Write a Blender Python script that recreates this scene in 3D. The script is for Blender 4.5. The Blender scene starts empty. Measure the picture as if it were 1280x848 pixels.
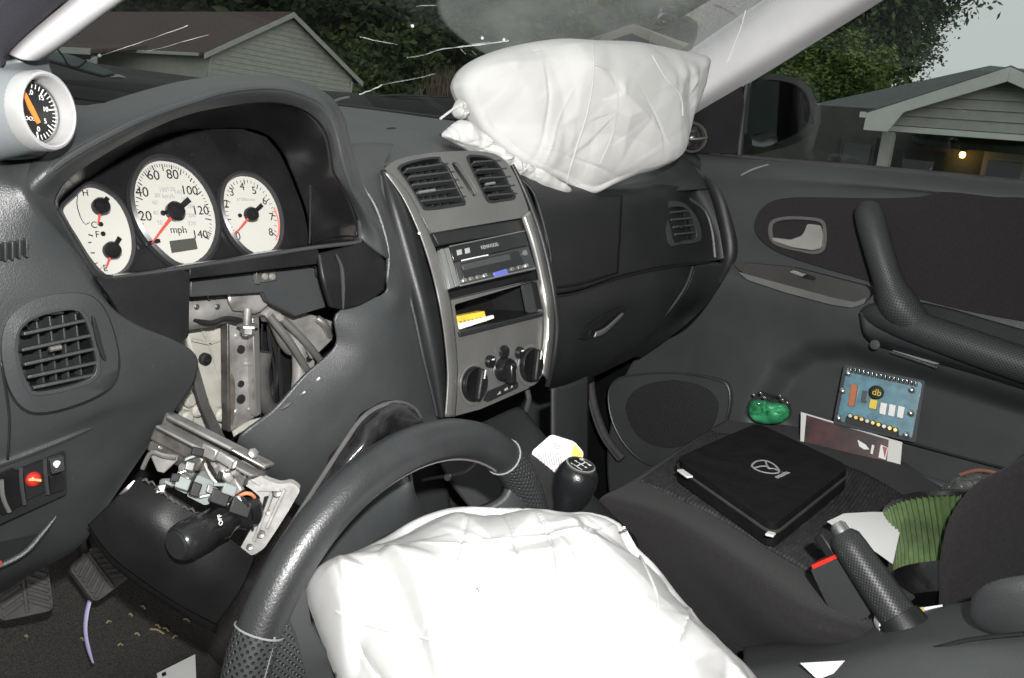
import bpy, bmesh, math, random
import numpy as np
from math import sin, cos, pi, radians, sqrt
from mathutils import Vector as V, Matrix, noise
from mathutils.geometry import tessellate_polygon, delaunay_2d_cdt
random.seed(7)
SC = bpy.context.scene
COL = SC.collection
# ------------------------------------------------------------------ camera (car coordinates: X right, Y forward, Z up, floor = 0)
CP = V((-.91277, -.51007, .79564))
YAW, PIT, ROL, FPX = radians(53.038), radians(11.393), radians(6.733), 1137.48
FW = V((sin(YAW)*cos(PIT), cos(YAW)*cos(PIT), -sin(PIT)))
_r = V((cos(YAW), -sin(YAW), 0)); _u = _r.cross(FW)
RT = _r*cos(ROL) + _u*sin(ROL); UP = -_r*sin(ROL) + _u*cos(ROL)
cd = bpy.data.cameras.new('camera'); cam = bpy.data.objects.new('camera', cd); COL.objects.link(cam)
M = Matrix.Identity(4)
for i in range(3):
    M[i][0], M[i][1], M[i][2], M[i][3] = RT[i], UP[i], -FW[i], CP[i]
cam.matrix_world = M
cd.sensor_width = 36; cd.lens = FPX/1280*36; cd.clip_start = .02; cd.clip_end = 3000
SC.camera = cam
# ------------------------------------------------------------------ dusk sky, weak soft sun, camera flash
W = bpy.data.worlds.new('World'); SC.world = W; W.use_nodes = True
nt = W.node_tree; bg = nt.nodes['Background']
sky = nt.nodes.new('ShaderNodeTexSky'); sky.sky_type = 'NISHITA'; sky.sun_disc = False
SUN_EL, SUN_ROT = radians(14), radians(217)
sky.sun_elevation = SUN_EL; sky.sun_rotation = SUN_ROT; sky.air_density = 1.0; sky.dust_density = 6.0; sky.ozone_density = 1.0
hs = nt.nodes.new('ShaderNodeHueSaturation'); hs.inputs['Saturation'].default_value = .16
nt.links.new(sky.outputs[0], hs.inputs['Color'])
mx = nt.nodes.new('ShaderNodeMixRGB'); mx.inputs[0].default_value = .8; mx.inputs[2].default_value = (8.6, 9.2, 9.0, 1)
nt.links.new(hs.outputs[0], mx.inputs[1]); nt.links.new(mx.outputs[0], bg.inputs['Color'])
bg.inputs['Strength'].default_value = .078
sl = bpy.data.lights.new('sun', 'SUN'); so = bpy.data.objects.new('sun', sl); COL.objects.link(so)
sl.energy = .65; sl.angle = radians(30); sl.color = (1, .95, .88)
so.rotation_euler = (radians(90) - SUN_EL, 0, pi - SUN_ROT)
so.location = (0, 0, 30)
# the photographer's flash, a few centimetres from the lens
fl = bpy.data.lights.new('camera_flash', 'AREA'); fo = bpy.data.objects.new('camera_flash', fl); COL.objects.link(fo)
fl.shape = 'RECTANGLE'; fl.size = .03; fl.size_y = .018; fl.energy = 12; fl.color = (1, .985, .965); fl.spread = radians(112)
FM = M.copy(); FM.translation = CP + RT*.055 + UP*.10 - FW*.10
fo.matrix_world = FM @ Matrix.Rotation(radians(5), 4, 'X')
vs = SC.view_settings; vs.view_transform = 'Standard'; vs.look = 'None'; vs.exposure = 0; vs.gamma = 1; vs.use_curve_mapping = False
SC.cycles.use_denoising = True; SC.cycles.max_bounces = 8; SC.cycles.transparent_max_bounces = 16
SC.cycles.sample_clamp_indirect = 4; SC.cycles.caustics_reflective = False; SC.cycles.caustics_refractive = False

# ------------------------------------------------------------------ pixel -> place
def ray(px, py): return FW + RT*((px-640)/FPX) - UP*((py-424)/FPX)
def P(px, py, Y=None, X=None, Z=None, D=None, pl=None):
    d = ray(px, py)
    if pl: t = (pl[0]-CP).dot(pl[1])/d.dot(pl[1])
    elif X is not None: t = (X-CP.x)/d.x
    elif Y is not None: t = (Y-CP.y)/d.y
    elif Z is not None: t = (Z-CP.z)/d.z
    else: t = D
    return CP + d*t
def PL(pts, **k): return [P(a, b, **k) for a, b in pts]
def PY(pts): return [P(*p) if len(p) == 3 else P(p[0], p[1], X=p[3]) for p in pts]   # (px,py,Y) or (px,py,None,X)
# ------------------------------------------------------------------ curves
def cr(a, b, c, d, t):
    return .5*((2*b) + (c-a)*t + (2*a-5*b+4*c-d)*t*t + (3*b-a-3*c+d)*t**3)
def pj(p):
    d = V(p)-CP; z = d.dot(FW); return (640+FPX*d.dot(RT)/z, 424-FPX*d.dot(UP)/z)
def inpoly(q, poly):
    x, y = q; c = False
    for i in range(len(poly)):
        (x0, y0), (x1, y1) = poly[i-1], poly[i]
        if (y0 > y) != (y1 > y) and x < (x1-x0)*(y-y0)/(y1-y0)+x0: c = not c
    return c
def edist(q, poly):
    q = V(q); b = 1e9
    for i in range(len(poly)):
        a, c = V(poly[i-1]), V(poly[i]); d = c-a; t = max(0, min(1, (q-a).dot(d)/max(1e-9, d.length_squared))); b = min(b, (q-a-d*t).length)
    return b
def spl(pts, n, closed=False):
    pts = [V(p) for p in pts]; m = len(pts); out = []
    if closed:
        for i in range(n):
            u = i/n*m; k = int(u); t = u-k
            out.append(cr(pts[(k-1) % m], pts[k % m], pts[(k+1) % m], pts[(k+2) % m], t))
    else:
        for i in range(n):
            u = i/(n-1)*(m-1); k = min(int(u), m-2); t = u-k
            out.append(cr(pts[max(k-1, 0)], pts[k], pts[k+1], pts[min(k+2, m-1)], t))
    return out
def sp2(pts, n, closed=True):
    return [(q.x, q.y) for q in spl([V((a, b, 0)) for a, b in pts], n, closed)]
def rrect(w, h, r, n=5):
    o = []
    for cx, cy, a0 in ((w/2-r, h/2-r, 0), (-w/2+r, h/2-r, 90), (-w/2+r, -h/2+r, 180), (w/2-r, -h/2+r, 270)):
        for i in range(n+1):
            a = radians(a0+90*i/n); o.append((cx+r*cos(a), cy+r*sin(a)))
    return o
def rpoly(pts, r=6, n=4):
    """round the corners of a 2-D polygon"""
    o = []; m = len(pts)
    for i in range(m):
        a, b, c = V(pts[i-1]), V(pts[i]), V(pts[(i+1) % m])
        da, dc = (a-b), (c-b); ra = min(r, da.length*.45); rc = min(r, dc.length*.45)
        p0 = b+da.normalized()*ra; p1 = b+dc.normalized()*rc
        for k in range(n+1):
            t = k/n; q = p0*(1-t)**2 + b*2*t*(1-t) + p1*t*t; o.append((q.x, q.y))
    return o
# ------------------------------------------------------------------ mesh makers
def ob(name, verts, faces, mat, parent=None, smooth=True, bevel=0, solid=0, sub=0, seg=2, ang=35, offset=-1):
    me = bpy.data.meshes.new(name); me.from_pydata([tuple(v) for v in verts], [], faces)
    me.validate(); o = bpy.data.objects.new(name, me); COL.objects.link(o)
    if mat: me.materials.append(mat)
    bm = bmesh.new(); bm.from_mesh(me); bmesh.ops.recalc_face_normals(bm, faces=bm.faces[:]); bm.to_mesh(me); bm.free()
    if parent: o.parent = parent
    if solid:
        s = o.modifiers.new('solid', 'SOLIDIFY'); s.thickness = solid; s.offset = offset
    if bevel:
        b = o.modifiers.new('bevel', 'BEVEL'); b.width = bevel; b.segments = seg; b.limit_method = 'ANGLE'; b.angle_limit = radians(ang)
        b.harden_normals = False
    if sub:
        s = o.modifiers.new('sub', 'SUBSURF'); s.levels = sub; s.render_levels = sub
    if smooth:
        for p in me.polygons: p.use_smooth = True
        if not sub and not solid and not bevel:
            try: me.set_sharp_from_angle(angle=radians(40))
            except Exception: pass
        elif bevel or solid:
            try: me.set_sharp_from_angle(angle=radians(60))
            except Exception: pass
    return o
def setf(o, **k):
    for a, b in k.items(): o[a] = b
    return o
def thing(name, label, cat, loc=(0, 0, 0), group=None, kind=None):
    o = bpy.data.objects.new(name, None); COL.objects.link(o); o.empty_display_size = .05
    o['label'] = label; o['category'] = cat
    if group: o['group'] = group
    return o
def part(name, parent):
    o = bpy.data.objects.new(name, None); COL.objects.link(o); o.parent = parent; o.empty_display_size = .02
    return o
def tag(o, label, cat, group=None):
    o['label'] = label; o['category'] = cat
    if group: o['group'] = group
    return o
def surf(name, rows, mat, parent=None, nu=24, nv=24, thick=0, back=None, disp=None, holes=None):
    """smooth sheet through rows of points"""
    R = [spl(r, nu) for r in rows]
    G = [spl([r[j] for r in R], nv) for j in range(nu)]      # G[j][i]
    vs_ = [G[j][i] for i in range(nv) for j in range(nu)]
    if disp: vs_ = [disp(v) for v in vs_]
    fs = []
    for i in range(nv-1):
        for j in range(nu-1):
            f = (i*nu+j, i*nu+j+1, (i+1)*nu+j+1, (i+1)*nu+j)
            if holes and holes(sum((vs_[q] for q in f), V((0, 0, 0)))/4): continue
            fs.append(f)
    return ob(name, vs_, fs, mat, parent, solid=thick, offset=0 if back is None else back)
def nrm(pts):
    n = V((0, 0, 0))
    for i in range(len(pts)):
        a, b = pts[i-1], pts[i]
        n += V(((a.y-b.y)*(a.z+b.z), (a.z-b.z)*(a.x+b.x), (a.x-b.x)*(a.y+b.y)))
    return n.normalized()
def plate(name, outer, thick, mat, parent=None, holes=(), bevel=.001, n=None, smooth=True, seg=2):
    """flat slab from an outline (front face given), extruded away from the camera"""
    loops = [[V(p) for p in outer]] + [[V(p) for p in h] for h in holes]
    if n is None:
        n = nrm(loops[0])
        if n.dot(CP-loops[0][0]) < 0: n = -n
    tri = tessellate_polygon(loops)
    flat = [p for l in loops for p in l]; m = len(flat)
    vs_ = flat + [p-n*thick for p in flat]
    fs = [tuple(t) for t in tri] + [tuple(q+m for q in t[::-1]) for t in tri]
    k = 0
    for l in loops:
        L = len(l)
        for i in range(L):
            a, b = k+i, k+(i+1) % L; fs.append((a, b, b+m, a+m))
        k += L
    return ob(name, vs_, fs, mat, parent, smooth=smooth, bevel=bevel, seg=seg)
def loft(name, loops, mat, parent=None, closed=True, cap=False, smooth=True, bevel=0, solid=0):
    n = len(loops[0]); vs_ = [p for l in loops for p in l]; fs = []
    for i in range(len(loops)-1):
        for j in range(n if closed else n-1):
            a, b = i*n+j, i*n+(j+1) % n; fs.append((a, b, b+n, a+n))
    if cap:
        fs.append(tuple(range(n))[::-1]); fs.append(tuple(range((len(loops)-1)*n, len(loops)*n)))
    o = ob(name, vs_, fs, mat, parent, smooth=smooth, bevel=bevel, solid=solid)
    if closed and len(o.data.vertices) == len(vs_):
        U = [0.0]
        for j in range(n): U.append(U[-1]+(V(loops[len(loops)//2][(j+1) % n])-V(loops[len(loops)//2][j])).length)
        W_ = [0.0]
        for i in range(1, len(loops)): W_.append(W_[-1]+(V(loops[i][0])-V(loops[i-1][0])).length)
        uv = o.data.uv_layers.new(name='UVMap')
        for p in o.data.polygons:
            js = [o.data.loops[l].vertex_index % n for l in p.loop_indices]
            wrap = max(js)-min(js) > n/2
            for l, j in zip(p.loop_indices, js):
                i = o.data.loops[l].vertex_index//n
                uv.data[l].uv = (U[n] if (wrap and j == 0) else U[j], W_[i])
    return o
def tube(name, path, rad, mat, parent=None, n=10, steps=None, closed=False, flat=1.0, ref=None):
    pts = [V(p) for p in path]
    if steps:
        rr = rad if isinstance(rad, (list, tuple)) else [rad]*len(pts)
        rv = spl([V((r, 0, 0)) for r in rr], steps, closed); pts = spl(pts, steps, closed); rs = [q.x for q in rv]
    else:
        rs = list(rad) if isinstance(rad, (list, tuple)) else [rad]*len(pts)
    m = len(pts); loops = []; up0 = None
    for i in range(m):
        t = ((pts[(i+1) % m] - pts[i-1]) if closed else (pts[min(i+1, m-1)] - pts[max(i-1, 0)])).normalized()
        if up0 is None:
            r0 = ref or (V((0, 0, 1)) if abs(t.z) < .9 else V((1, 0, 0)))
            up0 = (r0 - t*r0.dot(t)).normalized()
        else:
            up0 = (up0 - t*up0.dot(t)).normalized()
        b = t.cross(up0)
        loops.append([pts[i] + (up0*cos(2*pi*k/n)*flat + b*sin(2*pi*k/n))*rs[i] for k in range(n)])
    if closed: loops.append(loops[0])
    return loft(name, loops, mat, parent, cap=not closed)
def lathe(name, prof, org, axis, mat, parent=None, n=32, cap=True):
    a = V(axis).normalized(); u = a.cross(V((0, 0, 1)) if abs(a.z) < .9 else V((1, 0, 0))).normalized(); w = a.cross(u)
    loops = [[V(org) + a*h + (u*cos(2*pi*k/n) + w*sin(2*pi*k/n))*max(r, 1e-5) for k in range(n)] for r, h in prof]
    return loft(name, loops, mat, parent, cap=cap)
def box(name, c, sz, mat, parent=None, ax=None, bevel=.002, seg=2):
    """box centred on c; ax = (xdir, ydir, zdir)"""
    c = V(c); X, Y, Z = [V(a).normalized() for a in (ax or ((1, 0, 0), (0, 1, 0), (0, 0, 1)))]
    vs_ = [c + X*(sx*sz[0]/2) + Y*(sy*sz[1]/2) + Z*(sz_*sz[2]/2) for sx in (-1, 1) for sy in (-1, 1) for sz_ in (-1, 1)]
    fs = [(0, 1, 3, 2), (4, 6, 7, 5), (0, 4, 5, 1), (2, 3, 7, 6), (0, 2, 6, 4), (1, 5, 7, 3)]
    return ob(name, vs_, fs, mat, parent, bevel=bevel, seg=seg)
def frame(o, xd, yd):
    x = V(xd).normalized(); y = V(yd); y = (y-x*y.dot(x)).normalized(); return (V(o), x, y, x.cross(y))
def F(fr, a, b, h=0): return fr[0] + fr[1]*a + fr[2]*b + fr[3]*h
def text(name, s, fr, a, b, size, mat, parent, h=.0006, align='CENTER', rot=0, ext=.0002, sx=1.0):
    cu = bpy.data.curves.new('txt', 'FONT'); cu.body = s; cu.size = size; cu.align_x = align; cu.align_y = 'CENTER'; cu.extrude = ext
    t = bpy.data.objects.new('txt', cu); COL.objects.link(t)
    dg = bpy.context.evaluated_depsgraph_get(); me = bpy.data.meshes.new_from_object(t.evaluated_get(dg)); me.name = name
    bpy.data.objects.remove(t)
    c, s_ = cos(rot), sin(rot)
    for v in me.vertices:
        x, y = v.co.x*sx, v.co.y
        v.co = F(fr, a + x*c - y*s_, b + x*s_ + y*c, h + v.co.z)
    me.materials.clear(); me.materials.append(mat)
    o = bpy.data.objects.new(name, me); COL.objects.link(o); o.parent = parent
    return o
def multi(name, polys, mat, parent, thick=.0004, lift=None):
    """several small flat marks (one print) as one mesh of thin slabs; polys = lists of 3-D points facing the camera"""
    vs_, fs = [], []
    for p in polys:
        p = [V(q) for q in p]; n = nrm(p)
        if n.dot(CP-p[0]) < 0: n = -n
        k = len(vs_); m = len(p); vs_ += [q+n*thick for q in p] + p
        fs += [tuple(k+q for q in t) for t in tessellate_polygon([p])]
        fs += [(k+i, k+(i+1) % m, k+m+(i+1) % m, k+m+i) for i in range(m)]
    return ob(name, vs_, fs, mat, parent, smooth=False)
def pillow(name, out, nvec, mat, parent, bulge=.1, back=.03, nr=40, na=160, ncrease=30, amp=.008, seed=1, power=.55, radial=0, center=None, wr=(.02, .07), facets=((30, .006, 1.6), (120, .0025, 2)), soft=2, expo=2.4):
    """limp fabric bag: outline loop, bulging along nvec, with creases"""
    rnd = random.Random(seed)
    O = spl(out, na, True); c = center or sum(O, V((0, 0, 0)))/na; nvec = V(nvec).normalized()
    e1 = (O[0]-c); e1 = (e1-nvec*e1.dot(nvec)).normalized(); e2 = nvec.cross(e1)
    size = sum((p-c).length for p in O)/na
    lines = []
    for i in range(ncrease):
        a = rnd.uniform(0, pi); pc = V((rnd.uniform(-.8, .8), rnd.uniform(-.8, .8))); 
        lines.append((V((cos(a), sin(a))), pc, rnd.uniform(*wr), rnd.uniform(.2, 1)*rnd.choice((1, 1, -1)), rnd.uniform(.25, .95), rnd.uniform(-.45, .45)))
    vs_, fs = [], []
    # crumpled-cloth relief: planar facets between random folds, at two sizes
    QQ = np.array([[(O[jj]-c).dot(e1)*ii/nr/size, (O[jj]-c).dot(e2)*ii/nr/size] for ii in range(nr+1) for jj in range(na)])
    rel = np.zeros(len(QQ))
    for nf, am, asp in facets:
        th = rnd.uniform(0, pi); ca, sa = cos(th), sin(th)
        pts = [V((rnd.uniform(-1.7, 1.7), rnd.uniform(-1.7, 1.7))) for _ in range(nf)] + [V((a, b)) for a in (-3, 3) for b in (-3, 3)]
        hz_ = np.array([rnd.uniform(-1, 1)*am for _ in pts])
        v2, _, tris, *_ = delaunay_2d_cdt([V(((p.x*ca+p.y*sa), (-p.x*sa+p.y*ca)*asp)) for p in pts], [], [], 0, 1e-6)
        R2 = np.stack([QQ[:, 0]*ca+QQ[:, 1]*sa, (-QQ[:, 0]*sa+QQ[:, 1]*ca)*asp], 1)
        # bend the pattern a little so folds are not ruler-straight
        R2 = R2+np.array([[noise.noise(V((x*1.4, y*1.4, seed)))*.10, noise.noise(V((x*1.4+5, y*1.4, seed)))*.10] for x, y in R2])
        for t3 in tris:
            A3, B3, C3 = (np.array(v2[q]) for q in t3); den = (B3[1]-C3[1])*(A3[0]-C3[0])+(C3[0]-B3[0])*(A3[1]-C3[1])
            if abs(den) < 1e-9: continue
            w1 = ((B3[1]-C3[1])*(R2[:, 0]-C3[0])+(C3[0]-B3[0])*(R2[:, 1]-C3[1]))/den; w2 = ((C3[1]-A3[1])*(R2[:, 0]-C3[0])+(A3[0]-C3[0])*(R2[:, 1]-C3[1]))/den; w3 = 1-w1-w2
            m3_ = (w1 >= -1e-6) & (w2 >= -1e-6) & (w3 >= -1e-6)
            rel[m3_] += (hz_[t3[0]]*w1+hz_[t3[1]]*w2+hz_[t3[2]]*w3)[m3_] - 0
    rel = rel.reshape(nr+1, na)
    for _ in range(soft):
        rel = (rel*2+np.roll(rel, 1, 1)+np.roll(rel, -1, 1)+np.vstack([rel[:1], rel[:-1]])+np.vstack([rel[1:], rel[-1:]]))/6
    rel[0, :] = rel[0].mean()
    def height(q, r, side, fr_):
        base = (max(0, 1-r**expo))**power*(bulge if side > 0 else -back)
        d = 0
        for dr, pc, w, s, ln, cv in lines:
            rl_ = q-pc; al = rl_.dot(dr); ac = rl_.x*-dr.y+rl_.y*dr.x + cv*al*al
            d -= s*amp*math.exp(-abs(ac)/w)*math.exp(-(al/ln)**2)
        nz = noise.noise(V((q.x*1.6, q.y*1.6, seed*3.1)))*amp
        fade = min(1, (1-r)*9+.06)
        return base + (d+nz+fr_)*fade*(1 if side > 0 else .5)
    for side in (1, -1):
        k0 = len(vs_)
        for i in range(nr+1):
            r = i/nr
            for j in range(na):
                v = O[j]-c; p = c+v*r
                q = V((v.dot(e1)*r/size, v.dot(e2)*r/size))
                vs_.append(p + nvec*height(q, r, side, rel[i, j]))
        for i in range(nr):
            for j in range(na):
                a, b = k0+i*na+j, k0+i*na+(j+1) % na
                fs.append((a, b, b+na, a+na) if side > 0 else (a, a+na, b+na, b))
    o = ob(name, vs_, fs, mat, parent)
    bm = bmesh.new(); bm.from_mesh(o.data); bmesh.ops.remove_doubles(bm, verts=bm.verts[:], dist=2e-5)
    bmesh.ops.recalc_face_normals(bm, faces=bm.faces[:]); bm.to_mesh(o.data); bm.free()
    for p in o.data.polygons: p.use_smooth = True
    return o
# ------------------------------------------------------------------ materials
MATS = {}
def mat(name, col, rough=.5, metal=0, spec=.5, bump=0, bscale=200, var=0, vscale=8, coat=0, sheen=0, emit=None, estr=0, trans=0, alpha=1, detail=3, col2=None, ccut=None, dust=0):
    if name in MATS: return MATS[name]
    m = bpy.data.materials.new(name); m.use_nodes = True; MATS[name] = m
    t = m.node_tree; b = t.nodes['Principled BSDF']; L = t.links
    b.inputs['Base Color'].default_value = (*col, 1); b.inputs['Roughness'].default_value = rough; b.inputs['Metallic'].default_value = metal
    b.inputs['Specular IOR Level'].default_value = spec; b.inputs['Coat Weight'].default_value = coat
    b.inputs['Sheen Weight'].default_value = sheen; b.inputs['Transmission Weight'].default_value = trans; b.inputs['Alpha'].default_value = alpha
    if emit: b.inputs['Emission Color'].default_value = (*emit, 1); b.inputs['Emission Strength'].default_value = estr
    tc = t.nodes.new('ShaderNodeTexCoord')
    if var or col2:
        n = t.nodes.new('ShaderNodeTexNoise'); n.inputs['Scale'].default_value = vscale; n.inputs['Detail'].default_value = 5; n.inputs['Roughness'].default_value = .6
        L.new(tc.outputs['Object'], n.inputs['Vector'])
        r = t.nodes.new('ShaderNodeValToRGB'); L.new(n.outputs['Fac'], r.inputs[0])
        c0, c1 = ccut or (.35, .65)
        r.color_ramp.elements[0].position = c0; r.color_ramp.elements[1].position = c1
        a = col2 or tuple(c*(1-var) for c in col); c = col if col2 else tuple(min(1, c*(1+var)) for c in col)
        r.color_ramp.elements[0].color = (*a, 1); r.color_ramp.elements[1].color = (*c, 1)
        L.new(r.outputs[0], b.inputs['Base Color'])
        rr = t.nodes.new('ShaderNodeMapRange'); rr.inputs['To Min'].default_value = max(0, rough-.08); rr.inputs['To Max'].default_value = min(1, rough+.08)
        L.new(n.outputs['Fac'], rr.inputs['Value']); L.new(rr.outputs[0], b.inputs['Roughness'])
    if dust:
        src = b.inputs['Base Color'].links[0].from_socket if b.inputs['Base Color'].links else None
        n1 = t.nodes.new('ShaderNodeTexNoise'); n1.inputs['Scale'].default_value = 520; n1.inputs['Detail'].default_value = 2; L.new(tc.outputs['Object'], n1.inputs['Vector'])
        n2 = t.nodes.new('ShaderNodeTexNoise'); n2.inputs['Scale'].default_value = 11; n2.inputs['Detail'].default_value = 6; L.new(tc.outputs['Object'], n2.inputs['Vector'])
        r1 = t.nodes.new('ShaderNodeMapRange'); r1.inputs['From Min'].default_value = .68; r1.inputs['From Max'].default_value = .76; L.new(n1.outputs['Fac'], r1.inputs['Value'])
        r2 = t.nodes.new('ShaderNodeMapRange'); r2.inputs['From Min'].default_value = .45; r2.inputs['From Max'].default_value = .75; r2.inputs['To Min'].default_value = .1; r2.inputs['To Max'].default_value = 1; L.new(n2.outputs['Fac'], r2.inputs['Value'])
        mu = t.nodes.new('ShaderNodeMath'); mu.operation = 'MULTIPLY'; L.new(r1.outputs[0], mu.inputs[0]); L.new(r2.outputs[0], mu.inputs[1])
        m3 = t.nodes.new('ShaderNodeMath'); m3.operation = 'MULTIPLY_ADD'; m3.inputs[1].default_value = dust*.12; L.new(r2.outputs[0], m3.inputs[0])
        m4 = t.nodes.new('ShaderNodeMath'); m4.operation = 'MULTIPLY'; m4.inputs[1].default_value = dust; L.new(mu.outputs[0], m4.inputs[0]); L.new(m4.outputs[0], m3.inputs[2])
        mx_ = t.nodes.new('ShaderNodeMixRGB'); L.new(m3.outputs[0], mx_.inputs[0]); mx_.inputs[2].default_value = (.34, .34, .33, 1)
        if src: L.new(src, mx_.inputs[1])
        else: mx_.inputs[1].default_value = (*col, 1)
        L.new(mx_.outputs[0], b.inputs['Base Color'])
    if bump:
        n = t.nodes.new('ShaderNodeTexNoise'); n.inputs['Scale'].default_value = bscale; n.inputs['Detail'].default_value = detail
        L.new(tc.outputs['Object'], n.inputs['Vector'])
        bp = t.nodes.new('ShaderNodeBump'); bp.inputs['Strength'].default_value = bump; bp.inputs['Distance'].default_value = .001
        L.new(n.outputs['Fac'], bp.inputs['Height']); L.new(bp.outputs[0], b.inputs['Normal'])
    return m
def glassmat(name, tint=(.9, .93, .92), refl=.09, rough=.0, glare_haze=None):
    m = bpy.data.materials.new(name); m.use_nodes = True; t = m.node_tree; t.nodes.clear(); L = t.links
    out = t.nodes.new('ShaderNodeOutputMaterial'); tr = t.nodes.new('ShaderNodeBsdfTransparent'); tr.inputs[0].default_value = (*tint, 1)
    gl = t.nodes.new('ShaderNodeBsdfGlossy'); gl.inputs['Roughness'].default_value = rough
    fr = t.nodes.new('ShaderNodeFresnel'); fr.inputs[0].default_value = 1.45
    ml = t.nodes.new('ShaderNodeMath'); ml.operation = 'MULTIPLY'; ml.inputs[1].default_value = refl/.04*.5; ml.use_clamp = True
    L.new(fr.outputs[0], ml.inputs[0])
    ms = t.nodes.new('ShaderNodeMixShader'); L.new(ml.outputs[0], ms.inputs[0]); L.new(tr.outputs[0], ms.inputs[1]); L.new(gl.outputs[0], ms.inputs[2])
    last = ms
    if glare_haze:
        last = glare_haze(t, L, ms)
    L.new(last.outputs[0], out.inputs[0]); MATS[name] = m
    return m
PLA = mat('dash_plastic', (.035, .038, .0395), .40, dust=.22, bump=.35, bscale=900, var=.14, vscale=7, spec=.62)
TRM = mat('trim_black', (.0095, .0098, .010), .45, dust=.12, bump=.25, bscale=900, var=.2, vscale=12, spec=.3)
PLD = mat('dark_plastic', (.015, .016, .0165), .42, dust=.15, bump=.25, bscale=900, var=.15, vscale=9, spec=.4)
PLB = mat('black_gloss_plastic', (.010, .010, .011), .2, dust=.2, spec=.5, var=.2, vscale=30)
PLG = mat('door_plastic', (.046, .050, .051), .45, dust=.12, bump=.3, bscale=700, var=.12, vscale=6, spec=.35)
FAB = mat('door_fabric', (.025, .0228, .0245), .95, bump=1.0, bscale=700, var=.12, vscale=260, spec=.1, sheen=.15)
SEATF = mat('seat_fabric', (.0255, .0238, .0248), .95, bump=1.0, bscale=700, var=.12, vscale=220, spec=.1, sheen=.08)
SIL = mat('silver_trim_paint', (.17, .17, .165), .42, metal=.45, bump=.05, bscale=1500, var=.1, vscale=10)
SILB = mat('bright_silver', (.62, .62, .6), .25, metal=.9)
SATN = mat('satin_silver', (.45, .44, .42), .35, metal=.8, var=.08, vscale=20)
STEEL = mat('bare_steel', (.40, .39, .375), .42, metal=.6, var=.35, vscale=25, bump=.2, bscale=120)
STEELD = mat('oily_steel', (.16, .15, .14), .4, metal=.7, var=.45, vscale=35, bump=.3, bscale=150)
BAGD = mat('airbag_nylon_dimmed', (.45, .45, .445), .55, bump=.25, bscale=2500, var=.06, vscale=9, spec=.25)  # same bag nylon, darkened to offset the strong flash on the driver bag
BAGW = mat('airbag_nylon', (.50, .50, .49), .6, bump=.25, bscale=2500, var=.03, vscale=5, spec=.25, sheen=.1)
LEA = mat('wheel_leather', (.022, .0235, .0245), .36, bump=.3, bscale=520, var=.15, vscale=14, spec=.5)
BLK = mat('black', (.006, .006, .007), .6)
RUB = mat('rubber', (.05, .048, .046), .75, bump=.3, bscale=300, var=.25, vscale=30)
CARP = mat('carpet', (.045, .042, .040), 1, bump=1.0, bscale=900, var=.35, vscale=420, spec=.05)
WHT = mat('white_print', (.78, .78, .76), .5)
PIL = mat('pillar_trim', (.62, .61, .62), .6, bump=.2, bscale=900, var=.05, vscale=10, spec=.3)
PODG = mat('pod_plastic', (.21, .23, .24), .45, bump=.2, bscale=700, var=.08, vscale=12)
# ================================================================== OUTSIDE
GZ = -.38
GRASS = mat('lawn', (.035, .05, .018), .95, bump=1, bscale=60, var=.5, vscale=4, spec=.1)
ASPH = mat('drive', (.06, .06, .06), .9, bump=.6, bscale=150, var=.3, vscale=3)
def sheet(name, x0, x1, y0, y1, z, m, n=2):
    vs_ = [(x0+(x1-x0)*i/n, y0+(y1-y0)*j/n, z) for i in range(n+1) for j in range(n+1)]
    fs = [(i*(n+1)+j, (i+1)*(n+1)+j, (i+1)*(n+1)+j+1, i*(n+1)+j+1) for i in range(n) for j in range(n)]
    o = ob(name, vs_, fs, m, smooth=False); o['kind'] = 'structure'; o['label'] = name.replace('_', ' '); return o
setf(sheet('ground', -400, 400, -400, 400, GZ, GRASS), label='dark lawn around the houses')
setf(sheet('driveway', -3, 2.2, -8, 9, GZ+.005, ASPH), label='asphalt drive under the car')
SIDE = mat('vinyl_siding', (.46, .48, .43), .7, var=.08, vscale=3)
SIDE2 = mat('grey_clapboard', (.30, .30, .29), .75, var=.1, vscale=3)
WTRIM = mat('white_trim', (.5, .52, .5), .6, var=.06, vscale=4)
def shingle(name, col):
    m = mat(name, col, .9, var=.3, vscale=5, bump=.6, bscale=40); t = m.node_tree; L = t.links
    b = t.nodes['Principled BSDF']; tc = t.nodes.new('ShaderNodeTexCoord')
    br = t.nodes.new('ShaderNodeTexBrick'); br.inputs['Scale'].default_value = 5
    for k, s in (('Color1', 1.15), ('Color2', .85)): br.inputs[k].default_value = (*[c*s for c in col], 1)
    br.inputs['Mortar'].default_value = (*[c*.6 for c in col], 1); br.inputs['Mortar Size'].default_value = .03
    br.inputs['Brick Width'].default_value = .9; br.inputs['Row Height'].default_value = .6
    L.new(tc.outputs['Object'], br.inputs['Vector']); L.new(br.outputs['Color'], b.inputs['Base Color'])
    return m
RBRN = shingle('brown_shingles', (.105, .07, .062)); RGRY = shingle('grey_shingles', (.085, .098, .1))
DRK = mat('dark_opening', (.012, .012, .013), .5)
WGL = mat('house_window_glass', (.02, .022, .024), .08, spec=.6)
def quadslab(name, pts, thick, m, parent, n=None, bevel=.01): return plate(name, pts, thick, m, parent, bevel=bevel, n=n, smooth=False)
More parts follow.
